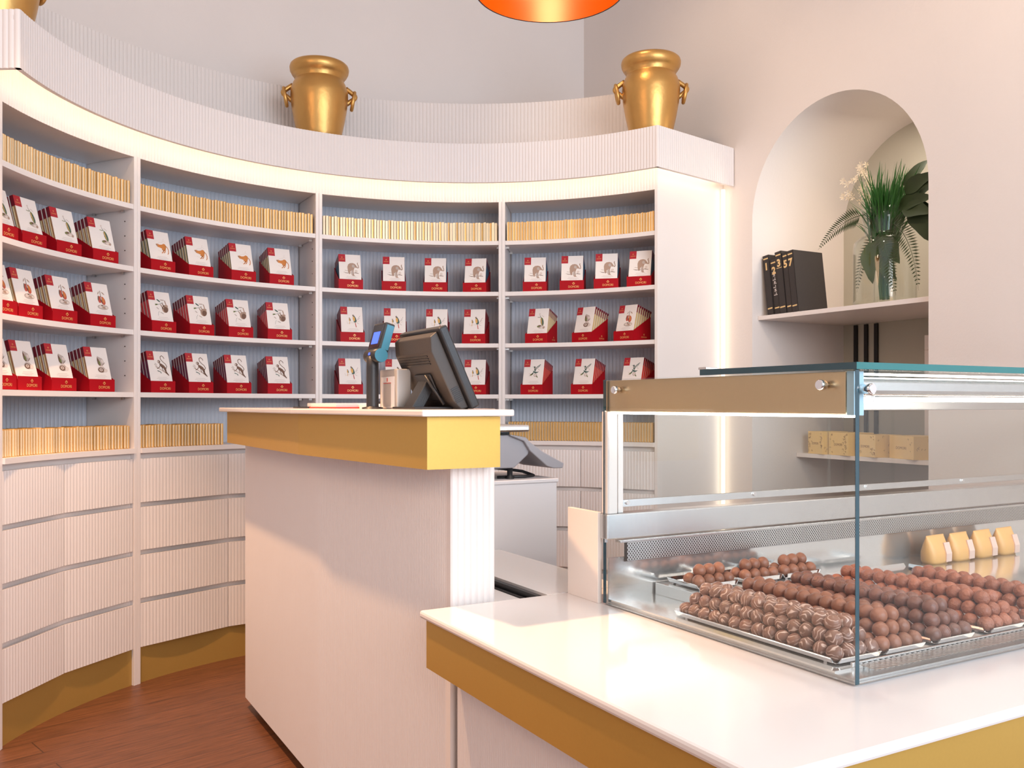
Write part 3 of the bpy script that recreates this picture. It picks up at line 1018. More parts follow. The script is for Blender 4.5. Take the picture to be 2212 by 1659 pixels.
# ------------------------------------------------------------------ gold jars on the cabinet
def jar(px, R, z, label, turn, sc=1.0, pos=None):
    if pos is None:
        a = px_polar(px, R); p = polar(R, a)
    else:
        p = Vector(pos)
    t = thing('gold_jar', label, 'jar', (p.x, p.y, z), (0, 0, math.radians(turn)), group='gold jars on top of the shelving')
    prof = [(0, 0), (.100, 0), (.106, .006), (.118, .06), (.134, .13), (.147, .20), (.154, .262), (.152, .292), (.140, .325), (.130, .342),
            (.127, .350), (.134, .356), (.132, .362), (.145, .372), (.155, .390), (.158, .408), (.154, .422), (.145, .430), (.132, .428), (.122, .412), (.118, .36), (.125, .30), (.12, .1), (0, .08)]
    MB().use(M_JAR).lathe([(r * sc * .98, h * sc) for r, h in prof], 56).obj('body', t)
    for s in (-1, 1):
        # ear loop standing off the shoulder
        pth = []
        for q in range(17):
            u = math.pi * (q / 16)
            pth.append((s * (.137 + .050 * math.sin(u)) * sc, 0.0, (.315 - .085 * (q / 16) - .004 * math.sin(2 * u)) * sc))
        h = MB().use(M_JAR).tube(pth, [.0125 * sc] * 17, 10).obj('handle', t)
        ring = []
        for q in range(24):
            u = 2 * math.pi * q / 24
            ring.append((s * (.176 + .008 * math.sin(u)) * sc, .036 * math.cos(u) * sc * .8, (.250 + .046 * math.sin(u)) * sc))
        MB().use(M_JAR).tube(ring, .0095 * sc, 10, closed=True).obj('ring', h)
    return t


jar(690, 1.70, 2.6165, 'gold ring-handled jar standing above the second bay\'s divider', 12)
jar(1406, 1.70, 2.6165, 'gold ring-handled jar at the cornice corner near the arch', -2)
jar(0, 1.7, 2.6165, 'gold jar cut by the photo\'s upper left corner', 60, pos=(-1.93, 3.40))

# ------------------------------------------------------------------ pendant lamp
lp = Vector(((1188 - 1106) / 1957 * 2.75, 2.75, 2.506))
t = thing('pendant_lamp', 'dome pendant lamp with glowing orange gold inside, above the counter', 'lamp', lp)
mb = MB().use(M_LAMPO)
R = .225
prof = [(R * math.cos(q * math.pi / 2 / 14), .24 * math.sin(q * math.pi / 2 / 14)) for q in range(14)] + [(.02, .24)]
mb.lathe([(r + .003, h + .002) for r, h in prof], 64)
mb.use(M_LAMP).lathe([(r, h) for r, h in prof][::-1], 64)
mb.use(M_LAMPO).lathe([(R, 0), (R + .004, -.001), (R + .003, .002)], 64)
sh = mb.obj('shade', t)
MB().use(M_LAMPO).lathe([(0, .16), (.03, .16), (.03, .24), (.018, .27), (0, .28)], 24).obj('socket', t)
MB().use(E_BULB).lathe([(0, .010), (.02, .014), (.034, .030), (.038, .05), (.03, .09), (.018, .16), (0, .16)], 24).obj('bulb', t)
MB().use(M_LAMPO).tube([(0, 0, .26), (0, 0, ZC - lp.z)], .004, 8).obj('cable', t)

# ------------------------------------------------------------------ till counter
FA = [(.88, 3.79), (.88, 2.81), (.96, 2.006)]             # front line of the body in (a, b)


def off(pts, d):
    return [(p[0] + d, p[1]) for p in pts]


ca, cb = 1.0, 2.9
t = thing_ab('till_counter', 'tall white fluted till counter with gold band and white top', 'counter', ca, cb)
def loc(p): return Vector((p[0] - ca, p[1] - cb))
mb = MB().use(M_WHITE)
fr = []
for q in range(2):
    seg = flute_line(loc(FA[q + 1]), loc(FA[q]), .0085, .0018)      # ribs bulge towards the customer
    d = (loc(FA[q]) - loc(FA[q + 1])).normalized()
    if Vector((-d.y, d.x)).x > 0: seg = flute_line(loc(FA[q]), loc(FA[q + 1]), .0085, .0018)[::-1]
    bkk = [loc(FA[q + 1]) + (loc(FA[q]) - loc(FA[q + 1])) * i / (len(seg) - 1) + Vector((.12, 0)) for i in range(len(seg))]
    mb.strip(seg, bkk, .045, 1.222)
mb.obj('fluted_front', t)
# end pilaster with broad flutes
p0, p1 = loc((.957, 2.000)), loc((1.079, 2.000))
fl = flute_line(p1, p0, .0175, .004)
if fl[2].y > p0.y: fl = flute_line(p0, p1, .0175, .004)[::-1]
bkk = [p1 + (p0 - p1) * i / (len(fl) - 1) + Vector((0, .05)) for i in range(len(fl))]
MB().use(M_WHITE).strip(fl, bkk, 0, 1.222).obj('pilaster', t)
kp = [loc((.925, 3.76)), loc((.925, 2.81)), loc((1.0, 2.05))]
MB().use(M_PLINTH).prism([tuple(v) for v in kp] + [tuple(v + Vector((.06, 0))) for v in kp[::-1]], 0, .05).obj('kick_board', t)
# gold band
ga = [(.790, 3.715), (.790, 2.72), (.866, 1.935)]
ring = [loc(p) for p in ga] + [loc((1.060, 1.935))]
inner = [loc((.802, 3.715)), loc((.802, 2.722)), loc((.876, 1.947)), loc((1.048, 1.947))]
mb = MB().use(M_GOLD)
for q in range(3):
    mb.prism([tuple(ring[q]), tuple(ring[q + 1]), tuple(inner[q + 1]), tuple(inner[q])], 1.098, 1.221)
mb.prism([tuple(loc((.79, 3.715))), tuple(loc((.802, 3.715))), tuple(loc((1.25, 3.73))), tuple(loc((1.25, 3.742)))], 1.098, 1.221)
mb.prism([tuple(loc((1.060, 1.935))), tuple(loc((1.048, 1.947))), tuple(loc((1.048, 2.2))), tuple(loc((1.060, 2.2)))], 1.098, 1.221)
mb.obj('gold_band', t)
MB().use(M_WHITE).prism([tuple(loc(p)) for p in [(.803, 3.70), (.803, 2.72), (.877, 1.95), (1.045, 1.95), (1.045, 2.4), (1.24, 2.5), (1.24, 3.70)]], 1.100, 1.108).obj('underside', t)
sl = [(.765, 3.75), (.765, 2.72), (.842, 1.908), (1.085, 1.908), (1.16, 2.15), (1.30, 2.40), (1.30, 3.75)]
MB().use(M_COUNTER).prism([tuple(loc(p)) for p in sl], 1.222, 1.238, bev=.004).obj('top_slab', t)
MB().use(M_WHITE).prism([tuple(loc(p)) for p in [(1.20, 2.72), (1.24, 2.72), (1.24, 3.70), (1.20, 3.70)]], .0, 1.222).obj('back_leg', t)
ZT = 1.238

# customer display on a pole
t = thing_ab('customer_display', 'small pole-mounted customer display with lit blue screen', 'display', .93, 2.46, ZT)
MB().use(M_BLACK).lathe([(0, 0), (.03, 0), (.03, .004), (.018, .006), (.0175, .008), (.0175, .12), (.0165, .150), (0, .152)], 28).obj('pole', t)
Mh = Matrix.Translation((.008, 0, .150)) @ Matrix.Rotation(math.radians(16), 4, 'Y')
mb = MB().use(M_BLACK).box(-.012, -.046, .0, .018, .046, .098, .004, M=Mh)
mb.tube([(.0, -.046, .002), (.0, .046, .002)], .020, 20, M=Mh)
hd = mb.obj('head', t)
mb = MB().use(M_TEAL).box(-.006, -.0475, .020, .016, -.044, .092, .001, M=Mh)
mb.tube([(.0, -.0475, .002), (.0, -.0455, .002)], .0195, 24, M=Mh)
mb.obj('end_cap', t)
mb = MB().use(M_SCREEN).box(-.0132, -.040, .022, -.0115, .040, .092, M=Mh)
sc_ = mb.obj('screen', t)
MB().use(M_BLUEE).box(-.0140, -.026, .034, -.0128, .024, .070, M=Mh).obj('lit_readout', sc_)
MB().use(M_BLUEE).box(-.0215, -.008, -.002, -.0195, .002, .005, M=Mh).obj('badge', t)

# silver card holder
t = thing_ab('card_dispenser', 'silver upright dispenser box with paper label between display and monitor', 'dispenser', .97, 2.374, ZT)
MB().use(M_SILVER).box(0, 0, 0, .044, .132, .113, .004).obj('body', t)
lb = MB().use(M_PAPER).box(-.0008, .018, .004, .001, .118, .092).obj('label', t)
mb = MB().use(M_SILVER).box(-.0014, .042, .006, 0, .100, .072); mb.obj('grey_field', lb)
MB().use(M_REDF).box(-.0016, .042, .0725, 0, .100, .0745).box(-.0016, .068, .078, 0, .073, .0885).obj('red_print', lb)

# monitor seen from behind
t = thing_ab('till_monitor', 'black till monitor tilted back on a stand, seen from behind', 'monitor', 1.075, 2.30, ZT)
Mm = Matrix.Translation((.036, 0, .004)) @ Matrix.Rotation(math.radians(-25), 4, 'Y')
# local: screen looks +x, back looks -x
mb = MB().use(M_BLACK).box(-.012, -.138, 0, .014, .138, .236, .005, M=Mm); mb.obj('bezel', t)
MB().use(M_SCREEN).box(.0135, -.122, .016, .0150, .122, .220, M=Mm).obj('screen', t)
b2 = bmesh.new()
def fr4(x, y0, y1, z0, z1): return [b2.verts.new(Mm @ Vector(p)) for p in ((x, y0, z0), (x, y1, z0), (x, y1, z1), (x, y0, z1))]
mb = MB().use(M_DGREY)
mb.prism([(-.012, .228), (-.012, .006), (-.034, .010), (-.046, .040), (-.050, .185), (-.036, .222)], -.120, .128, axis='y', M=Mm, bev=.003)
hs = mb.obj('back_housing', t)
mb = MB().use(M_BLACK)
for q in range(4):
    mb.box(-.0515, -.085, .150 + q * .0075, -.048, .115, .1535 + q * .0075, M=Mm)
for q in range(9):
    mb.box(-.040, -.1215, .030 + q * .005, -.018, -.1195, .0325 + q * .005, M=Mm)
mb.obj('vent', hs)
MB().use(M_BLACK).box(-.056, -.06, .045, -.049, .045, .125, .004, M=Mm).obj('mount_plate', t)
mb = MB().use(M_BLACK).tube([tuple(Mm @ Vector((-.062, -.045, .125))), tuple(Mm @ Vector((-.056, -.075, .035)))], .0045, 8); mb.obj('lever', t)
mb = MB().use(M_BLACK)
mb.prism([(-.020, .125), (-.040, .110), (-.105, .004), (-.105, 0), (-.070, 0), (-.012, .100), (-.008, .12)], -.03, .03, axis='y', bev=.003)
mb.obj('stand_leg', t)
MB().use(M_BLACK).box(-.115, -.075, 0, .045, .085, .006, .002).obj('stand_base', t)
MB().use(M_BLACK).box(.0, -.06, .006, .04, .07, .03, .004).obj('rear_foot', t)
b2.free()

# papers and folder beside the pole
t = thing_ab('red_folder', 'flat red folder with papers lying on the till counter top', 'folder', 1.02, 2.95, ZT)
MB().use(M_REDF).box(-.09, -.16, 0, .11, .17, .004, .001).obj('cover', t)
MB().use(M_PAPER).box(-.085, -.15, .004, .105, .16, .017).obj('paper_stack', t)
t = thing_ab('white_brochure', 'stack of white brochures with dark clip beside the pole', 'brochure', 1.08, 2.78, ZT)
MB().use(M_PAPER).box(-.07, -.09, 0, .09, .07, .012, .001).obj('sheets', t)
MB().use(M_BLACK).tube([(-.05, -.05, .016), (.0, -.02, .02), (.06, .0, .018), (.05, .04, .016), (-.03, .03, .018)], .004, 8).obj('clip', t)
mb = MB().use(M_BLACK).box(-.04, -.03, 0, .04, .03, .005, .001)
tag(mb.obj('pen_tray', None, AB(.93, 3.10, ZT), (0, 0, TH)), 'thin black flat tray lying at the far end of the till counter', 'tray')

# ------------------------------------------------------------------ lower counter
ZL = .765
ca, cb = 1.6, 1.4
t = thing_ab('serving_counter', 'low white serving counter with gold band under the glass case', 'counter', ca, cb)
MB().use(M_COUNTER).prism([tuple(loc(p)) for p in [(.860, .862), (3.44, .862), (3.44, 1.969), (.860, 1.969)]], ZL - .018, ZL, bev=.006).obj('top_slab', t)
mb = MB().use(M_GOLD)
g0, g1, gb0, gb1 = .873, 3.43, .875, 1.955
mb.prism([tuple(loc(p)) for p in [(g0, gb0), (g1, gb0), (g1, gb0 + .012), (g0 + .012, gb0 + .012)]], ZL - .134, ZL - .0185)
mb.prism([tuple(loc(p)) for p in [(g0, gb0), (g0 + .012, gb0 + .012), (g0 + .012, gb1), (g0, gb1)]], ZL - .134, ZL - .0185)
mb.prism([tuple(loc(p)) for p in [(g0 + .012, gb1 - .012), (.955, gb1 - .012), (.955, gb1), (g0 + .012, gb1)]], ZL - .134, ZL - .0185)
mb.obj('gold_band', t)
MB().use(M_WHITE).prism([tuple(loc(p)) for p in [(g0 + .012, gb0 + .012), (3.42, gb0 + .012), (3.42, 1.94), (g0 + .012, 1.94)]], ZL - .132, ZL - .124).obj('underside', t)
f1 = flute_line(loc((.955, 1.955)), loc((.955, .96)), .0085, .0018)
if f1[2].x > loc((.955, 0)).x: f1 = flute_line(loc((.955, .96)), loc((.955, 1.955)), .0085, .0018)[::-1]
b1 = [loc((.955, 1.955)) + (loc((.955, .96)) - loc((.955, 1.955))) * i / (len(f1) - 1) + Vector((.02, 0)) for i in range(len(f1))]
mb = MB().use(M_WHITE).strip(f1, b1, .045, ZL - .13)
f1 = flute_line(loc((.955, .96)), loc((3.42, .96)), .0085, .0018)
if f1[2].y > loc((0, .96)).y: f1 = flute_line(loc((3.42, .96)), loc((.955, .96)), .0085, .0018)[::-1]
b1 = [loc((.955, .96)) + (loc((3.42, .96)) - loc((.955, .96))) * i / (len(f1) - 1) + Vector((0, .02)) for i in range(len(f1))]
mb.strip(f1, b1, .045, ZL - .13)
mb.obj('fluted_front', t)
MB().use(M_PLINTH).prism([tuple(loc(p)) for p in [(1.0, 1.0), (3.42, 1.0), (3.42, 1.94), (1.0, 1.94)]], 0, .05).obj('kick_board', t)

# the counter runs on behind the till, beside a sunk work shelf with paper on it
mb = MB().use(M_COUNTER).prism([tuple(loc(p)) for p in [(1.215, 1.9695), (1.455, 1.9695), (1.455, 2.66), (1.215, 2.66)]], ZL - .018, ZL)
mb.obj('return_slab', t)
MB().use(M_PINK).prism([tuple(loc(p)) for p in [(1.225, 1.975), (1.445, 1.975), (1.445, 2.65), (1.225, 2.65)]], 0, ZL - .018).obj('return_body', t)
t = thing_ab('work_shelf', 'low white work shelf sunk between till counter pilaster and serving counter', 'shelf', 1.085, 1.975)
MB().use(M_PINK).box(0, 0, .715, .126, .55, .735, .002).obj('board', t)
MB().use(M_PINK).box(.01, .51, 0, .115, .53, .715).obj('leg', t)
t = thing_ab('desk_mat', 'dark flat tray holding a white sheet, beside the fluted pilaster', 'tray', 1.09, 1.985, .735)
MB().use(M_BLACK).box(0, 0, 0, .118, .42, .006, .001).box(.104, 0, .004, .118, .42, .026, .001).box(.090, .004, .004, .097, .42, .014, .001).obj('mat', t)
MB().use(M_PAPER).box(.0, .006, .006, .088, .40, .010).obj('paper_sheet', t)

# ------------------------------------------------------------------ pedestal and scale
t = thing_ab('scale_stand', 'plain white box stand under the grey scale', 'stand', 1.407, 2.673)
MB().use(M_PEDESTAL).box(0, 0, 0, .283, .36, .980, .003).obj('body', t)
MB().use(M_PEDESTAL).box(-.004, -.004, .980, .288, .364, .994, .003).obj('top', t)
t = thing_ab('shop_scale', 'grey retail scale with steel platter and sloping display head', 'scale', 1.407, 2.694, .994)
t.scale = (1.082, 1.082, 1.082)
mb = MB().use(M_SCALE)
mb.prism([(.02, .035), (.12, .035), (.17, .075), (.185, .110), (.165, .132), (.12, .140), (.02, .140)], .01, .30, axis='y', bev=.004)
mb.obj('body', t)
mb = MB().use(M_SCALE)
mb.prism([(.10, .142), (.150, .132), (.215, .088), (.300, .046), (.296, .030), (.262, .030), (.235, .038), (.172, .088), (.150, .120), (.10, .138)], -.002, .20, axis='y', bev=.003)
mb.obj('display_head', t)
MB().use(M_STEEL).box(-.06, -.005, .150, .170, .28, .172, .006).obj('platter', t)
MB().use(M_BLACK).box(.0, .04, .140, .12, .24, .150).obj('platter_support', t)
for x, y in ((.03, .03), (.03, .27), (.115, .03), (.115, .27)):
    MB().use(M_BLACK).lathe([(0, 0), (.014, 0), (.014, .008), (.009, .01), (.009, .036), (0, .036)], 16, x, y).obj('foot', t)
MB().use(M_BLACK).tube([(.10, .16, .03), (.14, .12, .026), (.19, .08, .018), (.215, .05, .006), (.17, .03, .005), (.08, .05, .005)], .005, 8).obj('cable', t)

# ------------------------------------------------------------------ upright panel at the far end of the case
tag(MB().use(M_PINK).box(0, 0, 0, .012, .135, .222, .001).obj('splash_panel', None, AB(1.270, 1.822, ZL), (0, 0, TH)),
    'small upright white panel on the counter behind the glass case', 'panel')

# ------------------------------------------------------------------ glass display case
G0, G1, GB0, GB1 = 1.276, 3.34, 1.062, 1.808
ZB = ZL
t = thing_ab('display_case', 'glass countertop display case with steel frame holding truffles', 'display case', G0, GB0, ZB)
LX, LY = G1 - G0, GB1 - GB0
th = .009
ZG = .545      # glass top edge above the counter


def pane(name, x0, y0, z0, x1, y1, z1, edges, m=M_GLASS):
    """glass sheet: broad faces clear, the faces named in edges get an edge material"""
    mb = MB()
    vs = {}
    for i, x in enumerate((x0, x1)):
        for j, y in enumerate((y0, y1)):
            for k3, z in enumerate((z0, z1)): vs[i, j, k3] = mb.V((x, y, z))
    F = {'x0': [(0, 0, 0), (0, 0, 1), (0, 1, 1), (0, 1, 0)], 'x1': [(1, 0, 0), (1, 1, 0), (1, 1, 1), (1, 0, 1)],
         'y0': [(0, 0, 0), (1, 0, 0), (1, 0, 1), (0, 0, 1)], 'y1': [(0, 1, 0), (0, 1, 1), (1, 1, 1), (1, 1, 0)],
         'z0': [(0, 0, 0), (0, 1, 0), (1, 1, 0), (1, 0, 0)], 'z1': [(0, 0, 1), (1, 0, 1), (1, 1, 1), (0, 1, 1)]}
    for k3, q in F.items():
        mb.use(edges.get(k3, m)); mb.face([vs[v] for v in q])
    return mb.obj(name, t)


pane('side_pane', 0, .0, .004, th, LY, ZG, {'y0': M_DGLASS, 'z1': M_TGLASS, 'z0': M_STEEL, 'y1': M_DGLASS})
pane('front_pane', th + .0005, 0, .004, LX, th, ZG, {'x0': M_DGLASS, 'z1': M_TGLASS, 'z0': M_STEEL, 'x1': M_TGLASS})
pane('top_pane', -.002, -.004, ZG + .001, LX, .395, ZG + .013, {'x0': M_DGLASS, 'y0': M_TGLASS, 'y1': M_TGLASS, 'x1': M_TGLASS})
# base, deck, back
MB().use(M_STEEL).box(.012, .012, 0, LX, LY, .008).obj('base_frame', t)
MB().use(M_MIRROR).box(.012, .055, .008, LX, LY - .004, .012).obj('deck', t)
MB().use(M_SLOT).box(.07, .014, .016, LX, .056, .0165).box(.07, .054, .0085, LX, .056, .0165).obj('slotted_grille', t)
MB().use(M_STEEL).box(.06, .056, .012, LX, .062, .020, .001).obj('deck_lip', t)
MB().use(M_MIRROR).box(.150, LY - .185, .012, .62, LY - .012, .040, .001).obj('raised_plate', t)
MB().use(M_MIRROR).box(.012, LY - .006, .008, LX, LY - .002, .112).obj('back_liner', t)
MB().use(M_DARKVOID).box(.058, LY - .008, .100, LX, LY - .0065, .156).obj('air_cavity', t)
MB().use(M_PERF).box(.055, LY - .024, .104, LX, LY - .0235, .150).obj('perforated_strip', t)
MB().use(M_STEEL).box(.03, LY - .030, .150, LX, LY - .008, .156, .001).obj('strip_rail', t)
MB().use(M_STEEL).box(.0, LY - .016, .158, LX, LY + .03, .219, .003).obj('rear_beam', t)
# rear sliding doors
MB().use(M_STEEL).box(.06, LY + .004, .232, LX, LY + .012, .250, .001).obj('door_rail', t)
rr = MB().use(M_CHROME)
for x in (.075, .50, .95, 1.40):
    rr.tube([(x, LY - .001, .243), (x, LY + .004, .243)], .0055, 12)
rr.obj('rail_screw', t)
pane('rear_door', .06, LY + .006, .250, .80, LY + .010, .465, {})
pane('rear_door', .80, LY + .016, .250, LX, LY + .020, .465, {})
MB().use(M_WHITE).box(.004, LY - .012, .219, .034, LY + .012, .468, .002).box(.040, LY - .006, .219, .056, LY + .016, .468, .002).obj('rear_post', t)
MB().use(M_STEEL).box(.002, LY - .004, .150, .010, LY + .002, .47).obj('corner_angle', t)
# canopy end plate, tube, brackets
MB().use(mat('steel_warm_reflection', (.66, .47, .27), .30, .9, noise=.03, nscale=120)).box(.0105, .030, .468, .020, LY + .010, ZG - .002, .001).obj('canopy_end_plate', t)  # warm reflection of the gold counter put into the steel colour
MB().use(E_CASE).box(.0115, .012, .4625, .0195, LY + .004, .4665).obj('end_led', t)
MB().use(M_TEAL if False else mat('bracket_blue_reflection', (.42, .62, .74), .35)).box(.0105, .012, .466, .036, .028, ZG - .002, .001).obj('front_bracket', t)  # blue daylight reflection painted into the bracket colour
for y in (.070, LY - .056):
    MB().use(M_CHROME).tube([(-.012, y, .520), (-.010, y, .520), (-.002, y, .520), (.0105, y, .520)], [.008, .0095, .0095, .006], 18).obj('side_knob', t)
MB().use(M_CHROME).tube([(.028, -.014, .512), (.028, -.011, .512), (.028, .0, .512), (.028, .012, .512)], [.008, .010, .0085, .0085], 18).obj('front_knob', t)
MB().use(M_STEEL).box(.020, .014, ZG - .044, LX, .075, ZG - .012, .009).obj('canopy_tube', t)
MB().use(E_CASE).box(.036, .030, ZG - .008, LX, .036, ZG - .004).obj('upper_led', t)
MB().use(E_CASE).box(.036, .040, .490, LX, .052, .4985, .002).obj('front_led', t)
MB().use(M_STEEL).box(.085, .038, .490, .097, .056, .508, .001).obj('led_clip', t)
MB().use(M_STEEL).box(.020, LY - .02, .468, LX, LY + .02, .50, .003).obj('rear_header', t)
MB().use(M_STEEL).box(-.002, .375, ZG + .013, .03, .40, ZG + .018, .001).obj('glass_clip', t)
ZD = ZB + .012     # deck level


# ------------------------------------------------------------------ truffle trays
TL, TWD = .448, .119


def truffle_tray_mesh():
    mb = MB().use(M_CHROME)
    w, l = TWD, TL
    mb.box(0, 0, .003, w, l, .0045)
    # folded rims, notched at the corners
    k = .010
    for pts, ax in (([(0, .0045), (-.007, .014), (-.0085, .0135), (-.0015, .003)], 0), ([(w, .0045), (w + .007, .014), (w + .0085, .0135), (w + .0015, .003)], 0)):
        mb.prism(pts, .006, l - .006, axis='y')
    for pts in ([(0, .0045), (-.007, .014), (-.0085, .0135), (-.0015, .003)], [(l, .0045), (l + .007, .014), (l + .0085, .0135), (l + .0015, .003)]):
        mb.prism(pts, .006, w - .006, axis='x')
    for x in (.01, w - .01):
        for y in (.03, l - .03):
            mb.box(x - .004, y - .004, 0, x + .004, y + .004, .003)
    return mb.mesh('truffle_tray')


TRM = truffle_tray_mesh()


def truffle_mesh(m, seed, rough):
    r = random.Random(seed)
    b2 = bmesh.new()
    bmesh.ops.create_icosphere(b2, subdivisions=3, radius=.0160)
    ph = [r.uniform(0, 6.28) for _ in range(6)]
    for v in b2.verts:
        n = v.co.normalized()
        d = .045 * math.sin(3 * n.x + ph[0]) * math.sin(3.3 * n.y + ph[1]) + (.018 * math.sin(9 * n.x + ph[2]) * math.sin(8 * n.z + ph[3]) if rough else 0)
        v.co = n * .0160 * (1 + d)
        if v.co.z < -.0125: v.co.z = -.0125; v.co.x *= 1.06; v.co.y *= 1.06
    for f in b2.faces: f.smooth = True
    mb = MB().use(m); mb.merge(b2)
    return mb.mesh('truffle')


def pile(a0, b0, m, rough, tlab, lab, grp, rows=14):
    put_t = put('truffle_tray', TRM, None, AB(a0, b0, ZD), (0, 0, TH))
    tag(put_t, tlab, 'tray', 'steel truffle trays in the case')
    vs = [truffle_mesh(m, s, rough) for s in (1, 2, 3)]
    r = random.Random(int(a0 * 1000))
    pt = .0308
    def one(x, y, z):
        o = put('truffle', vs[r.randrange(3)], None, AB(a0 + x + r.uniform(-.001, .001), b0 + y + r.uniform(-.0015, .0015), ZD + z), (r.uniform(-.25, .25), r.uniform(-.25, .25), r.uniform(0, 6.28)))
        tag(o, lab, 'truffle', grp)
    x0, y0 = TWD / 2 - 1.5 * pt, .014
    z1 = .0045 + .0130
    zst = .0226
    for j in range(rows):
        for i in range(4):
            if i == 0 or j == 0: one(x0 + i * pt, y0 + j * .0318, z1)
    for j in range(rows - 1):
        for i in range(3):
            if i == 0 or j == 0 or (i == 2 and j < 6): one(x0 + (i + .5) * pt, y0 + .015 + j * .0318, z1 + zst)
    for j in range(rows - 2):
        for i in range(2):
            one(x0 + (i + 1) * pt, y0 + .030 + j * .0318, z1 + 2 * zst)


pile(1.318, 1.140, T_DRIZ, False, 'steel tray of white-drizzled truffles nearest the case\'s side glass', 'dark truffle with white drizzle, piled on the tray by the side glass', 'white drizzled truffles')
pile(1.445, 1.140, T_MILK, False, 'steel tray of plain brown truffles, second from the side glass', 'plain brown truffle piled on the second tray from the side glass', 'plain brown truffles')
pile(1.598, 1.140, T_DARK, False, 'steel tray of dark lined truffles, third from the side glass', 'dark truffle with thin lines piled on the third tray', 'dark lined truffles')
pile(1.768, 1.140, T_RED, True, 'steel tray of rough reddish truffles, fourth from the side glass', 'rough reddish brown truffle piled on the fourth tray', 'rough reddish truffles on the fourth tray')
pile(1.912, 1.140, T_RED, True, 'steel tray of rough reddish truffles cut by the photo\'s right edge', 'rough reddish brown truffle piled on the tray at the photo\'s edge', 'rough reddish truffles on the fifth tray', 11)

# short trays added in place of a reflection, on the raised plate
for q, (a0, pos) in enumerate(((1.455, 'first'), (1.605, 'second'), (1.740, 'third'))):
    b0, z0 = 1.665, ZB + .0405
    o = put('truffle_tray', TRM, None, AB(a0, b0, z0), (0, 0, TH)); o.scale = (1, .25, 1)
    tag(o, f'short steel tray modelled in place of a reflection at the case back, {pos} along', 'tray', 'short truffle trays at the case back')
    vs = [truffle_mesh(T_MILK, 7, False), truffle_mesh(T_MILK, 8, False)]
    r = random.Random(q)
    for n_, y_, z_ in ((4, .018, .0175), (4, .050, .0175), (3, .034, .040)):
        for i in range(n_):
            o = put('truffle', vs[i % 2], None, AB(a0 + TWD / 2 + (i - (n_ - 1) / 2) * .0308, b0 + y_ + r.uniform(-.001, .001), z0 + z_), (r.uniform(-.2, .2), r.uniform(-.2, .2), r.uniform(0, 6.2)))
            tag(o, f'brown truffle imitating a reflection, on the {pos} short tray at the case back', 'truffle', f'truffles on the {pos} short back tray')

# golden pouches at the back of the case
def pouch(a, b, turn, lab):
    t = thing_ab('sweet_pouch', lab, 'pouch', a, b, ZD, turn, 'golden pouches at the back of the case')
    mb = MB().use(M_KRAFT)
    secs = [(.0, .042, .024), (.010, .046, .028), (.035, .048, .027), (.060, .046, .018), (.078, .045, .006), (.084, .045, .002)]
    rings = []
    for z, hx, hy in secs:
        ring = []
        for q in range(20):
            u = 2 * math.pi * q / 20
            cx, sx = math.cos(u), math.sin(u)
            ring.append(mb.V((hx * math.copysign(abs(cx) ** .55, cx), hy * math.copysign(abs(sx) ** .75, sx), z)))
        rings.append(ring)
    for A2, B2 in zip(rings, rings[1:]):
        for q in range(20):
            mb.face([A2[q], A2[(q + 1) % 20], B2[(q + 1) % 20], B2[q]], True)
    mb.face(rings[0][::-1]); mb.face(rings[-1])
    mb.obj('bag', t)
    MB().use(M_KRAFTL).prism([(-.0300, .006), (-.0310, .030), (-.0215, .062), (-.018, .062), (-.026, .030), (-.026, .006)], .012, .040, axis='x').obj('label', t)


for q, (a, b, lab) in enumerate(((2.43, 1.735, 'golden pouch at the case back, furthest from the photo\'s edge'), (2.54, 1.735, 'golden pouch at the case back, second along the row'),
                                 (2.655, 1.735, 'golden pouch at the case back, third along the row'), (2.77, 1.735, 'golden pouch at the case back, nearest the photo\'s edge'))):
    pouch(a, b, 4, lab)
# empty trays behind the piles
for a, b, lab in ((1.95, 1.60, 'empty steel tray lying behind the reddish truffles'), (2.12, 1.60, 'empty steel tray lying beside the golden pouches')):
    o = put('truffle_tray', TRM, None, AB(a, b + .12, ZD), (0, 0, TH - math.pi / 2)); o.scale = (1, .36, 1)
    tag(o, lab, 'tray', 'empty steel trays')

# ------------------------------------------------------------------ arch niche: shelves, books, vase, boxes
ZS = 1.719
t = thing_ab('niche_shelf', 'white shelf across the arch holding black books and a vase', 'shelf', 3.50, AB0 + .002)
MB().use(M_WHITE).box(0, 0, ZS - .022, ABACK - 3.50 - .002, AB1 - AB0 - .004, ZS, .001).obj('board', t)
t = thing_ab('niche_low_shelf', 'lower white shelf in the arch holding cream gold boxes', 'shelf', 3.784, AB0 + .002)
MB().use(M_WHITE).box(0, 0, .965, ABACK - 3.784 - .002, AB1 - AB0 - .004, .987, .001).obj('board', t)
# black slats on the niche back
for k, (b, lab) in enumerate(((3.455, 'black upright slat in the arch, nearest the far jamb'), (3.386, 'black upright slat in the arch, middle of three'), (3.320, 'black upright slat in the arch, furthest from the jamb'))):
    o = MB().use(mat('black_slat', (.012, .011, .011), .6)).box(-.012, -.011, 0, 0, .011, .70, .001).obj('wall_slat', None, AB(ABACK - .001, b, .992), (0, 0, TH))
    tag(o, lab, 'slat', 'black slats in the arch')

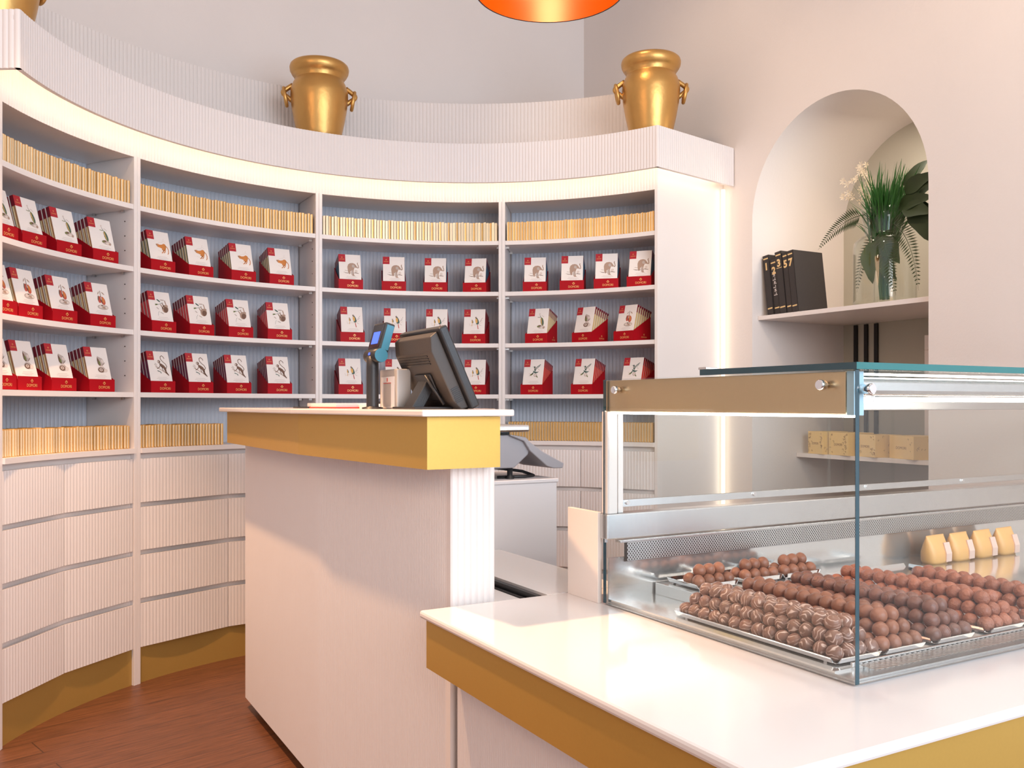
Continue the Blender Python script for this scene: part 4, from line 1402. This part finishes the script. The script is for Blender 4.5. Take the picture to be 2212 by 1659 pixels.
# books: spines face the room, lean towards the far jamb
BK = [('1', .042, .318, 0.0), ('2', .042, .292, .006), ('3', .044, .326, 0.0), ('5', .036, .316, .003), ('7', .040, .320, 0.0)]
bpos = 3.492
lean = math.radians(7)
SPOT = {'1': 'against the arch jamb', '2': 'lower than its neighbours, beside book 1', '3': 'tallest, between books 2 and 5', '5': 'thin, between books 3 and 7', '7': 'showing its cover, at the row\'s near end'}
for num, w, h, dx in BK:
    t = thing('black_book', f'black book numbered {num} in gold, {SPOT[num]}', 'book', AB(3.520 + dx, bpos, ZS + .0005), (0, 0, TH), 'black numbered books on the arch shelf')
    # local: x into the niche, y along the wall (towards far jamb is +y); book occupies y -w..0, leaning +y
    Ml = Matrix.Rotation(-lean, 4, 'X') @ Matrix.Translation((0, -w, math.sin(lean) * w * 0))
    mb = MB().use(M_BOOK).box(0, .0, .0, .215, .003, h, .0008, M=Ml).box(0, w - .003, 0, .215, w, h, .0008, M=Ml).box(0, 0, 0, .004, w, h, .0008, M=Ml)
    mb.obj('cover', t)
    MB().use(M_PAGE).box(.004, .0035, .004, .209, w - .0035, h - .004, M=Ml).obj('pages', t)
    mb = MB().use(M_GPRINT if False else mat('gold_stamp', (.80, .55, .25), .4, .3))
    mb.box(-.0006, .005, h - .022, .0, w - .005, h - .015, M=Ml)
    mb.box(-.0006, .005, .03, .0, w - .005, .037, M=Ml)
    if num == '3': mb.box(-.0006, .004, h - .088, .0, w - .004, h - .085, M=Ml)
    pts, polys = text_mesh(num, 'numeral', .052, None, .0022)
    vs = [mb.V(Ml @ Vector((-.0008, w / 2 - p[0], h - .078 + p[1]))) for p in pts]
    for p in polys: mb.face([vs[i] for i in p])
    mb.obj('gold_lettering', t)
    if num == '2':
        mb = MB().use(M_GREYP)
        for q in range(7):
            zz = .10 + q * .020
            mb.box(-.0006, .010 + (q % 3) * .003, zz, 0, w - .008 - (q % 2) * .006, zz + .004, M=Ml)
            mb.box(-.0006, .016, zz + .006, 0, .020 + (q % 2) * .006, zz + .014, M=Ml)
        mb.obj('ornament', t)
    bpos -= w / math.cos(lean) + .0012

# vase
va, vb = 3.655, 2.875
t = thing_ab('glass_vase', 'clear glass vase with shoulder and flared neck on the arch shelf', 'vase', va, vb, ZS + .001)
prof = [(0, 0), (.132, 0), (.140, .006), (.142, .03), (.142, .270), (.136, .300), (.115, .322), (.094, .330), (.088, .336), (.089, .345), (.098, .40), (.108, .455)]
inn = [(r - .004 if r > .01 else 0, h + (.006 if i < 3 else 0)) for i, (r, h) in enumerate(prof)][::-1]
inn[0] = (.104, .455)
MB().use(M_VGLASS).lathe(prof + inn, 56).obj('body', t)
MB().use(M_FILM).lathe([(.05, .02), (.05, .31), (.047, .31), (.047, .02)], 40).obj('inner_tube', t)

# arrangement
t = thing_ab('plant_arrangement', 'arrangement of grass, ferns, cream flowers and broad leaves in the glass vase', 'plants', va, vb, ZS + .01)
r = random.Random(11)


def blade(mb, base, tip, w, sag, n=7):
    base = Vector(base); tip = Vector(tip)
    side = (tip - base).cross(Vector((r.uniform(-1, 1), r.uniform(-1, 1), .2)))
    if side.length < 1e-5: side = Vector((1, 0, 0))
    side.normalize()
    prev = None
    for i in range(n + 1):
        u = i / n
        p = base.lerp(tip, u) + Vector((tip.x - base.x, tip.y - base.y, 0)) * (u * u - u) * .5 + Vector((0, 0, -sag * u * u))
        ww = w * (1 - u) ** .6 * min(1, .5 + u * 3) * .5 + .0003
        a = mb.V(p - side * ww); b = mb.V(p + side * ww)
        if prev: mb.face([prev[0], prev[1], b, a], True)
        prev = (a, b)


mb = MB().use(M_GRASS)
for q in range(330):
    an = r.uniform(0, 6.283); rb = r.uniform(0, .07)
    spread = r.uniform(.03, .19)
    b0 = (rb * math.cos(an), rb * math.sin(an), r.uniform(.26, .36))
    hgt = r.uniform(.50, .71) - spread * .3 - max(0, math.sin(an)) * .06
    tp = (spread * math.cos(an), spread * math.sin(an) * .85 - .035, hgt)
    blade(mb, b0, tp, r.uniform(.008, .014), r.uniform(0, .05))
mb.obj('grass', t)
mb = MB().use(M_GRASS)
for q in range(60):
    an = r.uniform(0, 6.283)
    blade(mb, (.02 * math.cos(an), .02 * math.sin(an), .02), (.06 * math.cos(an), .06 * math.sin(an), .33), .005, 0, 4)
mb.obj('stems', t)
# cream flowers, towards the far jamb side
mb = MB().use(M_PETAL)
for q in range(38):
    c = Vector((r.uniform(-.12, .02), r.uniform(.02, .16), r.uniform(.50, .66)))
    for pz in range(6):
        an = pz * 1.047 + r.uniform(0, .5)
        d = Vector((-.35, math.cos(an), math.sin(an))).normalized()
        sd = d.cross(Vector((1, 0, 0))).normalized() * .0035
        L = r.uniform(.015, .024)
        mb.face([mb.V(c), mb.V(c + d * L * .6 + sd), mb.V(c + d * L), mb.V(c + d * L * .6 - sd)])
mb.use(M_GRASS)
for q in range(16):
    blade(mb, (0, .02, .34), (r.uniform(-.12, .02), r.uniform(.02, .15), r.uniform(.48, .62)), .003, 0, 4)
mb.obj('flowers', t)


def frond(path, wid, n, name):
    mb = MB().use(M_FERN)
    pts = [Vector(p) for p in path]
    # resample by simple quadratic through three points
    def at(u): return pts[0] * (1 - u) ** 2 + pts[1] * 2 * u * (1 - u) + pts[2] * u * u
    mb.tube([at(i / 10) for i in range(11)], [.0022 * (1 - i / 12) for i in range(11)], 6)
    for i in range(n):
        u = .12 + .86 * i / n
        p = at(u); d = (at(min(1, u + .02)) - at(u - .02)).normalized()
        sd = d.cross(Vector((-1, -.3, 0))).normalized()
        L = wid * (1 - u) ** .7 * (min(1, u * 6) if u < .2 else 1)
        for s in (-1, 1):
            q = p + sd * s * L + d * L * .42
            m1 = p + (q - p) * .5
            k4 = d * (.0055 + .03 * L)
            mb.face([mb.V(p), mb.V(m1 - k4 * .6), mb.V(q), mb.V(m1 + k4 * .6)])
    mb.obj(name, t)


frond([(-.05, .07, .43), (-.10, .17, .43), (-.14, .275, .285)], .062, 24, 'fern_frond')
frond([(-.05, -.02, .36), (-.12, -.10, .24), (-.10, -.14, .02)], .07, 24, 'fern_frond')
frond([(-.02, -.02, .38), (-.10, -.22, .34), (-.09, -.25, .03)], .075, 26, 'fern_frond')
frond([(.0, .02, .34), (-.06, .10, .24), (-.07, .10, .06)], .05, 18, 'fern_frond')


def leaf(c, d, nrm_, L, Wd, name='broad_leaf'):
    mb = MB().use(M_LEAF if c[2] > .35 else M_LEAFIN)
    c = Vector(c); d = Vector(d).normalized(); nn = Vector(nrm_); sd = d.cross(nn).normalized(); nn = sd.cross(d).normalized()
    n = 8; rows = []
    for i in range(n + 1):
        u = i / n
        w = Wd * math.sin(math.pi * min(1, u * .93 + .07)) ** .7 * (1 - .35 * u)
        wob = 1 + .12 * math.sin(9 * u + c.x * 40)
        p = c + d * L * u - nn * L * .25 * u * u
        rows.append([mb.V(p - sd * w * wob + nn * w * .25), mb.V(p), mb.V(p + sd * w * wob + nn * w * .25)])
    for A2, B2 in zip(rows, rows[1:]):
        mb.face([A2[0], A2[1], B2[1], B2[0]], True); mb.face([A2[1], A2[2], B2[2], B2[1]], True)
    mb.obj(name, t)


LV = [((-.03, -.07, .44), (-.25, -1, .12), (-1, 0, .3), .15, .045), ((.0, -.08, .46), (-.2, -.9, -.5), (-1, .2, .2), .16, .05),
      ((-.03, -.10, .50), (-.1, -1, .45), (-1, 0, .1), .14, .04), ((.03, -.10, .48), (.1, -1, .9), (-1, -.2, .3), .14, .045),
      ((-.03, -.15, .43), (-.2, -.5, -1), (-1, -.2, .2), .17, .05), ((.02, -.06, .54), (0, -.8, .9), (-1, 0, .2), .13, .035),
      ((-.02, -.12, .52), (-.1, -.7, .1), (-1, 0, .2), .12, .045), ((-.05, -.11, .42), (-.2, -.9, -.2), (-1, .1, .5), .13, .045),
      ((-.06, -.02, .31), (.0, -.25, -1), (-1, 0, .1), .20, .06), ((-.05, .03, .29), (-.1, .1, -1), (-1, 0, .1), .19, .055),
      ((-.055, -.06, .25), (0, .1, -1), (-1, .1, .1), .18, .055), ((-.03, -.04, .32), (.1, .3, -1), (-1, 0, .1), .2, .06),
      ((-.06, .0, .24), (.1, -.5, -1), (-1, .2, .1), .16, .05), ((-.07, -.05, .31), (0, -.4, -.8), (-1, -.2, .1), .15, .05)]
for c, d, nn, L, Wd in LV:
    leaf((c[0], c[1] - (.035 if c[2] > .4 else 0), c[2]), d, nn, L * (1.12 if c[2] > .4 else 1), Wd * (1.1 if c[2] > .4 else 1))

# cream gold boxes on the lower shelf
def gift_box(a, b, w, d, h, turn, lab, zz=.987, dens=26, seed=1):
    t = thing_ab('gift_box', lab, 'box', a, b, zz, turn, 'cream gold boxes on the low arch shelf')
    MB().use(M_BOX).box(0, -w, 0, d, 0, h, .0015).obj('body', t)
    mb = MB().use(M_BROWNP)
    rr2 = random.Random(seed)
    for q in range(dens):
        y = -rr2.choice((rr2.uniform(.006, w * .28), rr2.uniform(w * .74, w - .006))); z = rr2.uniform(.008, h - .008)
        rad = rr2.uniform(.002, .006)
        pth = [(-.0006, y + rad * math.cos(u * .9), z + rad * math.sin(u * .9)) for u in range(6)]
        mb.tube(pth, .0007, 4)
    for q in range(10):
        x = rr2.uniform(.01, d - .01); z = rr2.uniform(.008, h - .008); rad = rr2.uniform(.002, .006)
        mb.tube([(x + rad * math.cos(u * .9), -w - .0006, z + rad * math.sin(u * .9)) for u in range(6)], .0007, 4)
    mb.obj('print', t)
    mb = MB().use(M_BROWNP)
    pts, polys = text_mesh('DOMORI', 'lettering', .018, w * .42)
    vs = [mb.V((-.0008, -w / 2 - p[0], h * .42 + p[1])) for p in pts]
    for p in polys: mb.face([vs[i] for i in p])
    mb.obj('lettering', t)


gift_box(3.80, 3.475, .125, .16, .120, -12, 'cream gold printed box on low arch shelf, nearest the far jamb', seed=2)
gift_box(3.80, 3.335, .155, .16, .118, -12, 'cream gold printed box on low arch shelf, second along', seed=3)
gift_box(3.80, 3.165, .150, .16, .112, -12, 'cream gold printed box on low arch shelf, third along', seed=5)
gift_box(3.83, 2.985, .20, .16, .112, -20, 'plain yellow gold box on low arch shelf, nearest the near jamb', dens=4, seed=6)
# pale boxes stacked in the arch's near corner
zz = .987
for k, (w, h, lab) in enumerate(((.33, .30, 'pale pink box at the bottom of the stack in the arch'), (.34, .235, 'pale pink box in the middle of the arch stack'), (.325, .075, 'pale pink box topmost of the arch stack'))):
    o = MB().use(M_PINK).box(0, 0, 0, .12, w, h, .002).obj('carton', None, AB(4.03, 2.935 - w, zz), (0, 0, TH))
    tag(o, lab, 'carton', 'pale cartons stacked in the arch'); zz += h + .0005
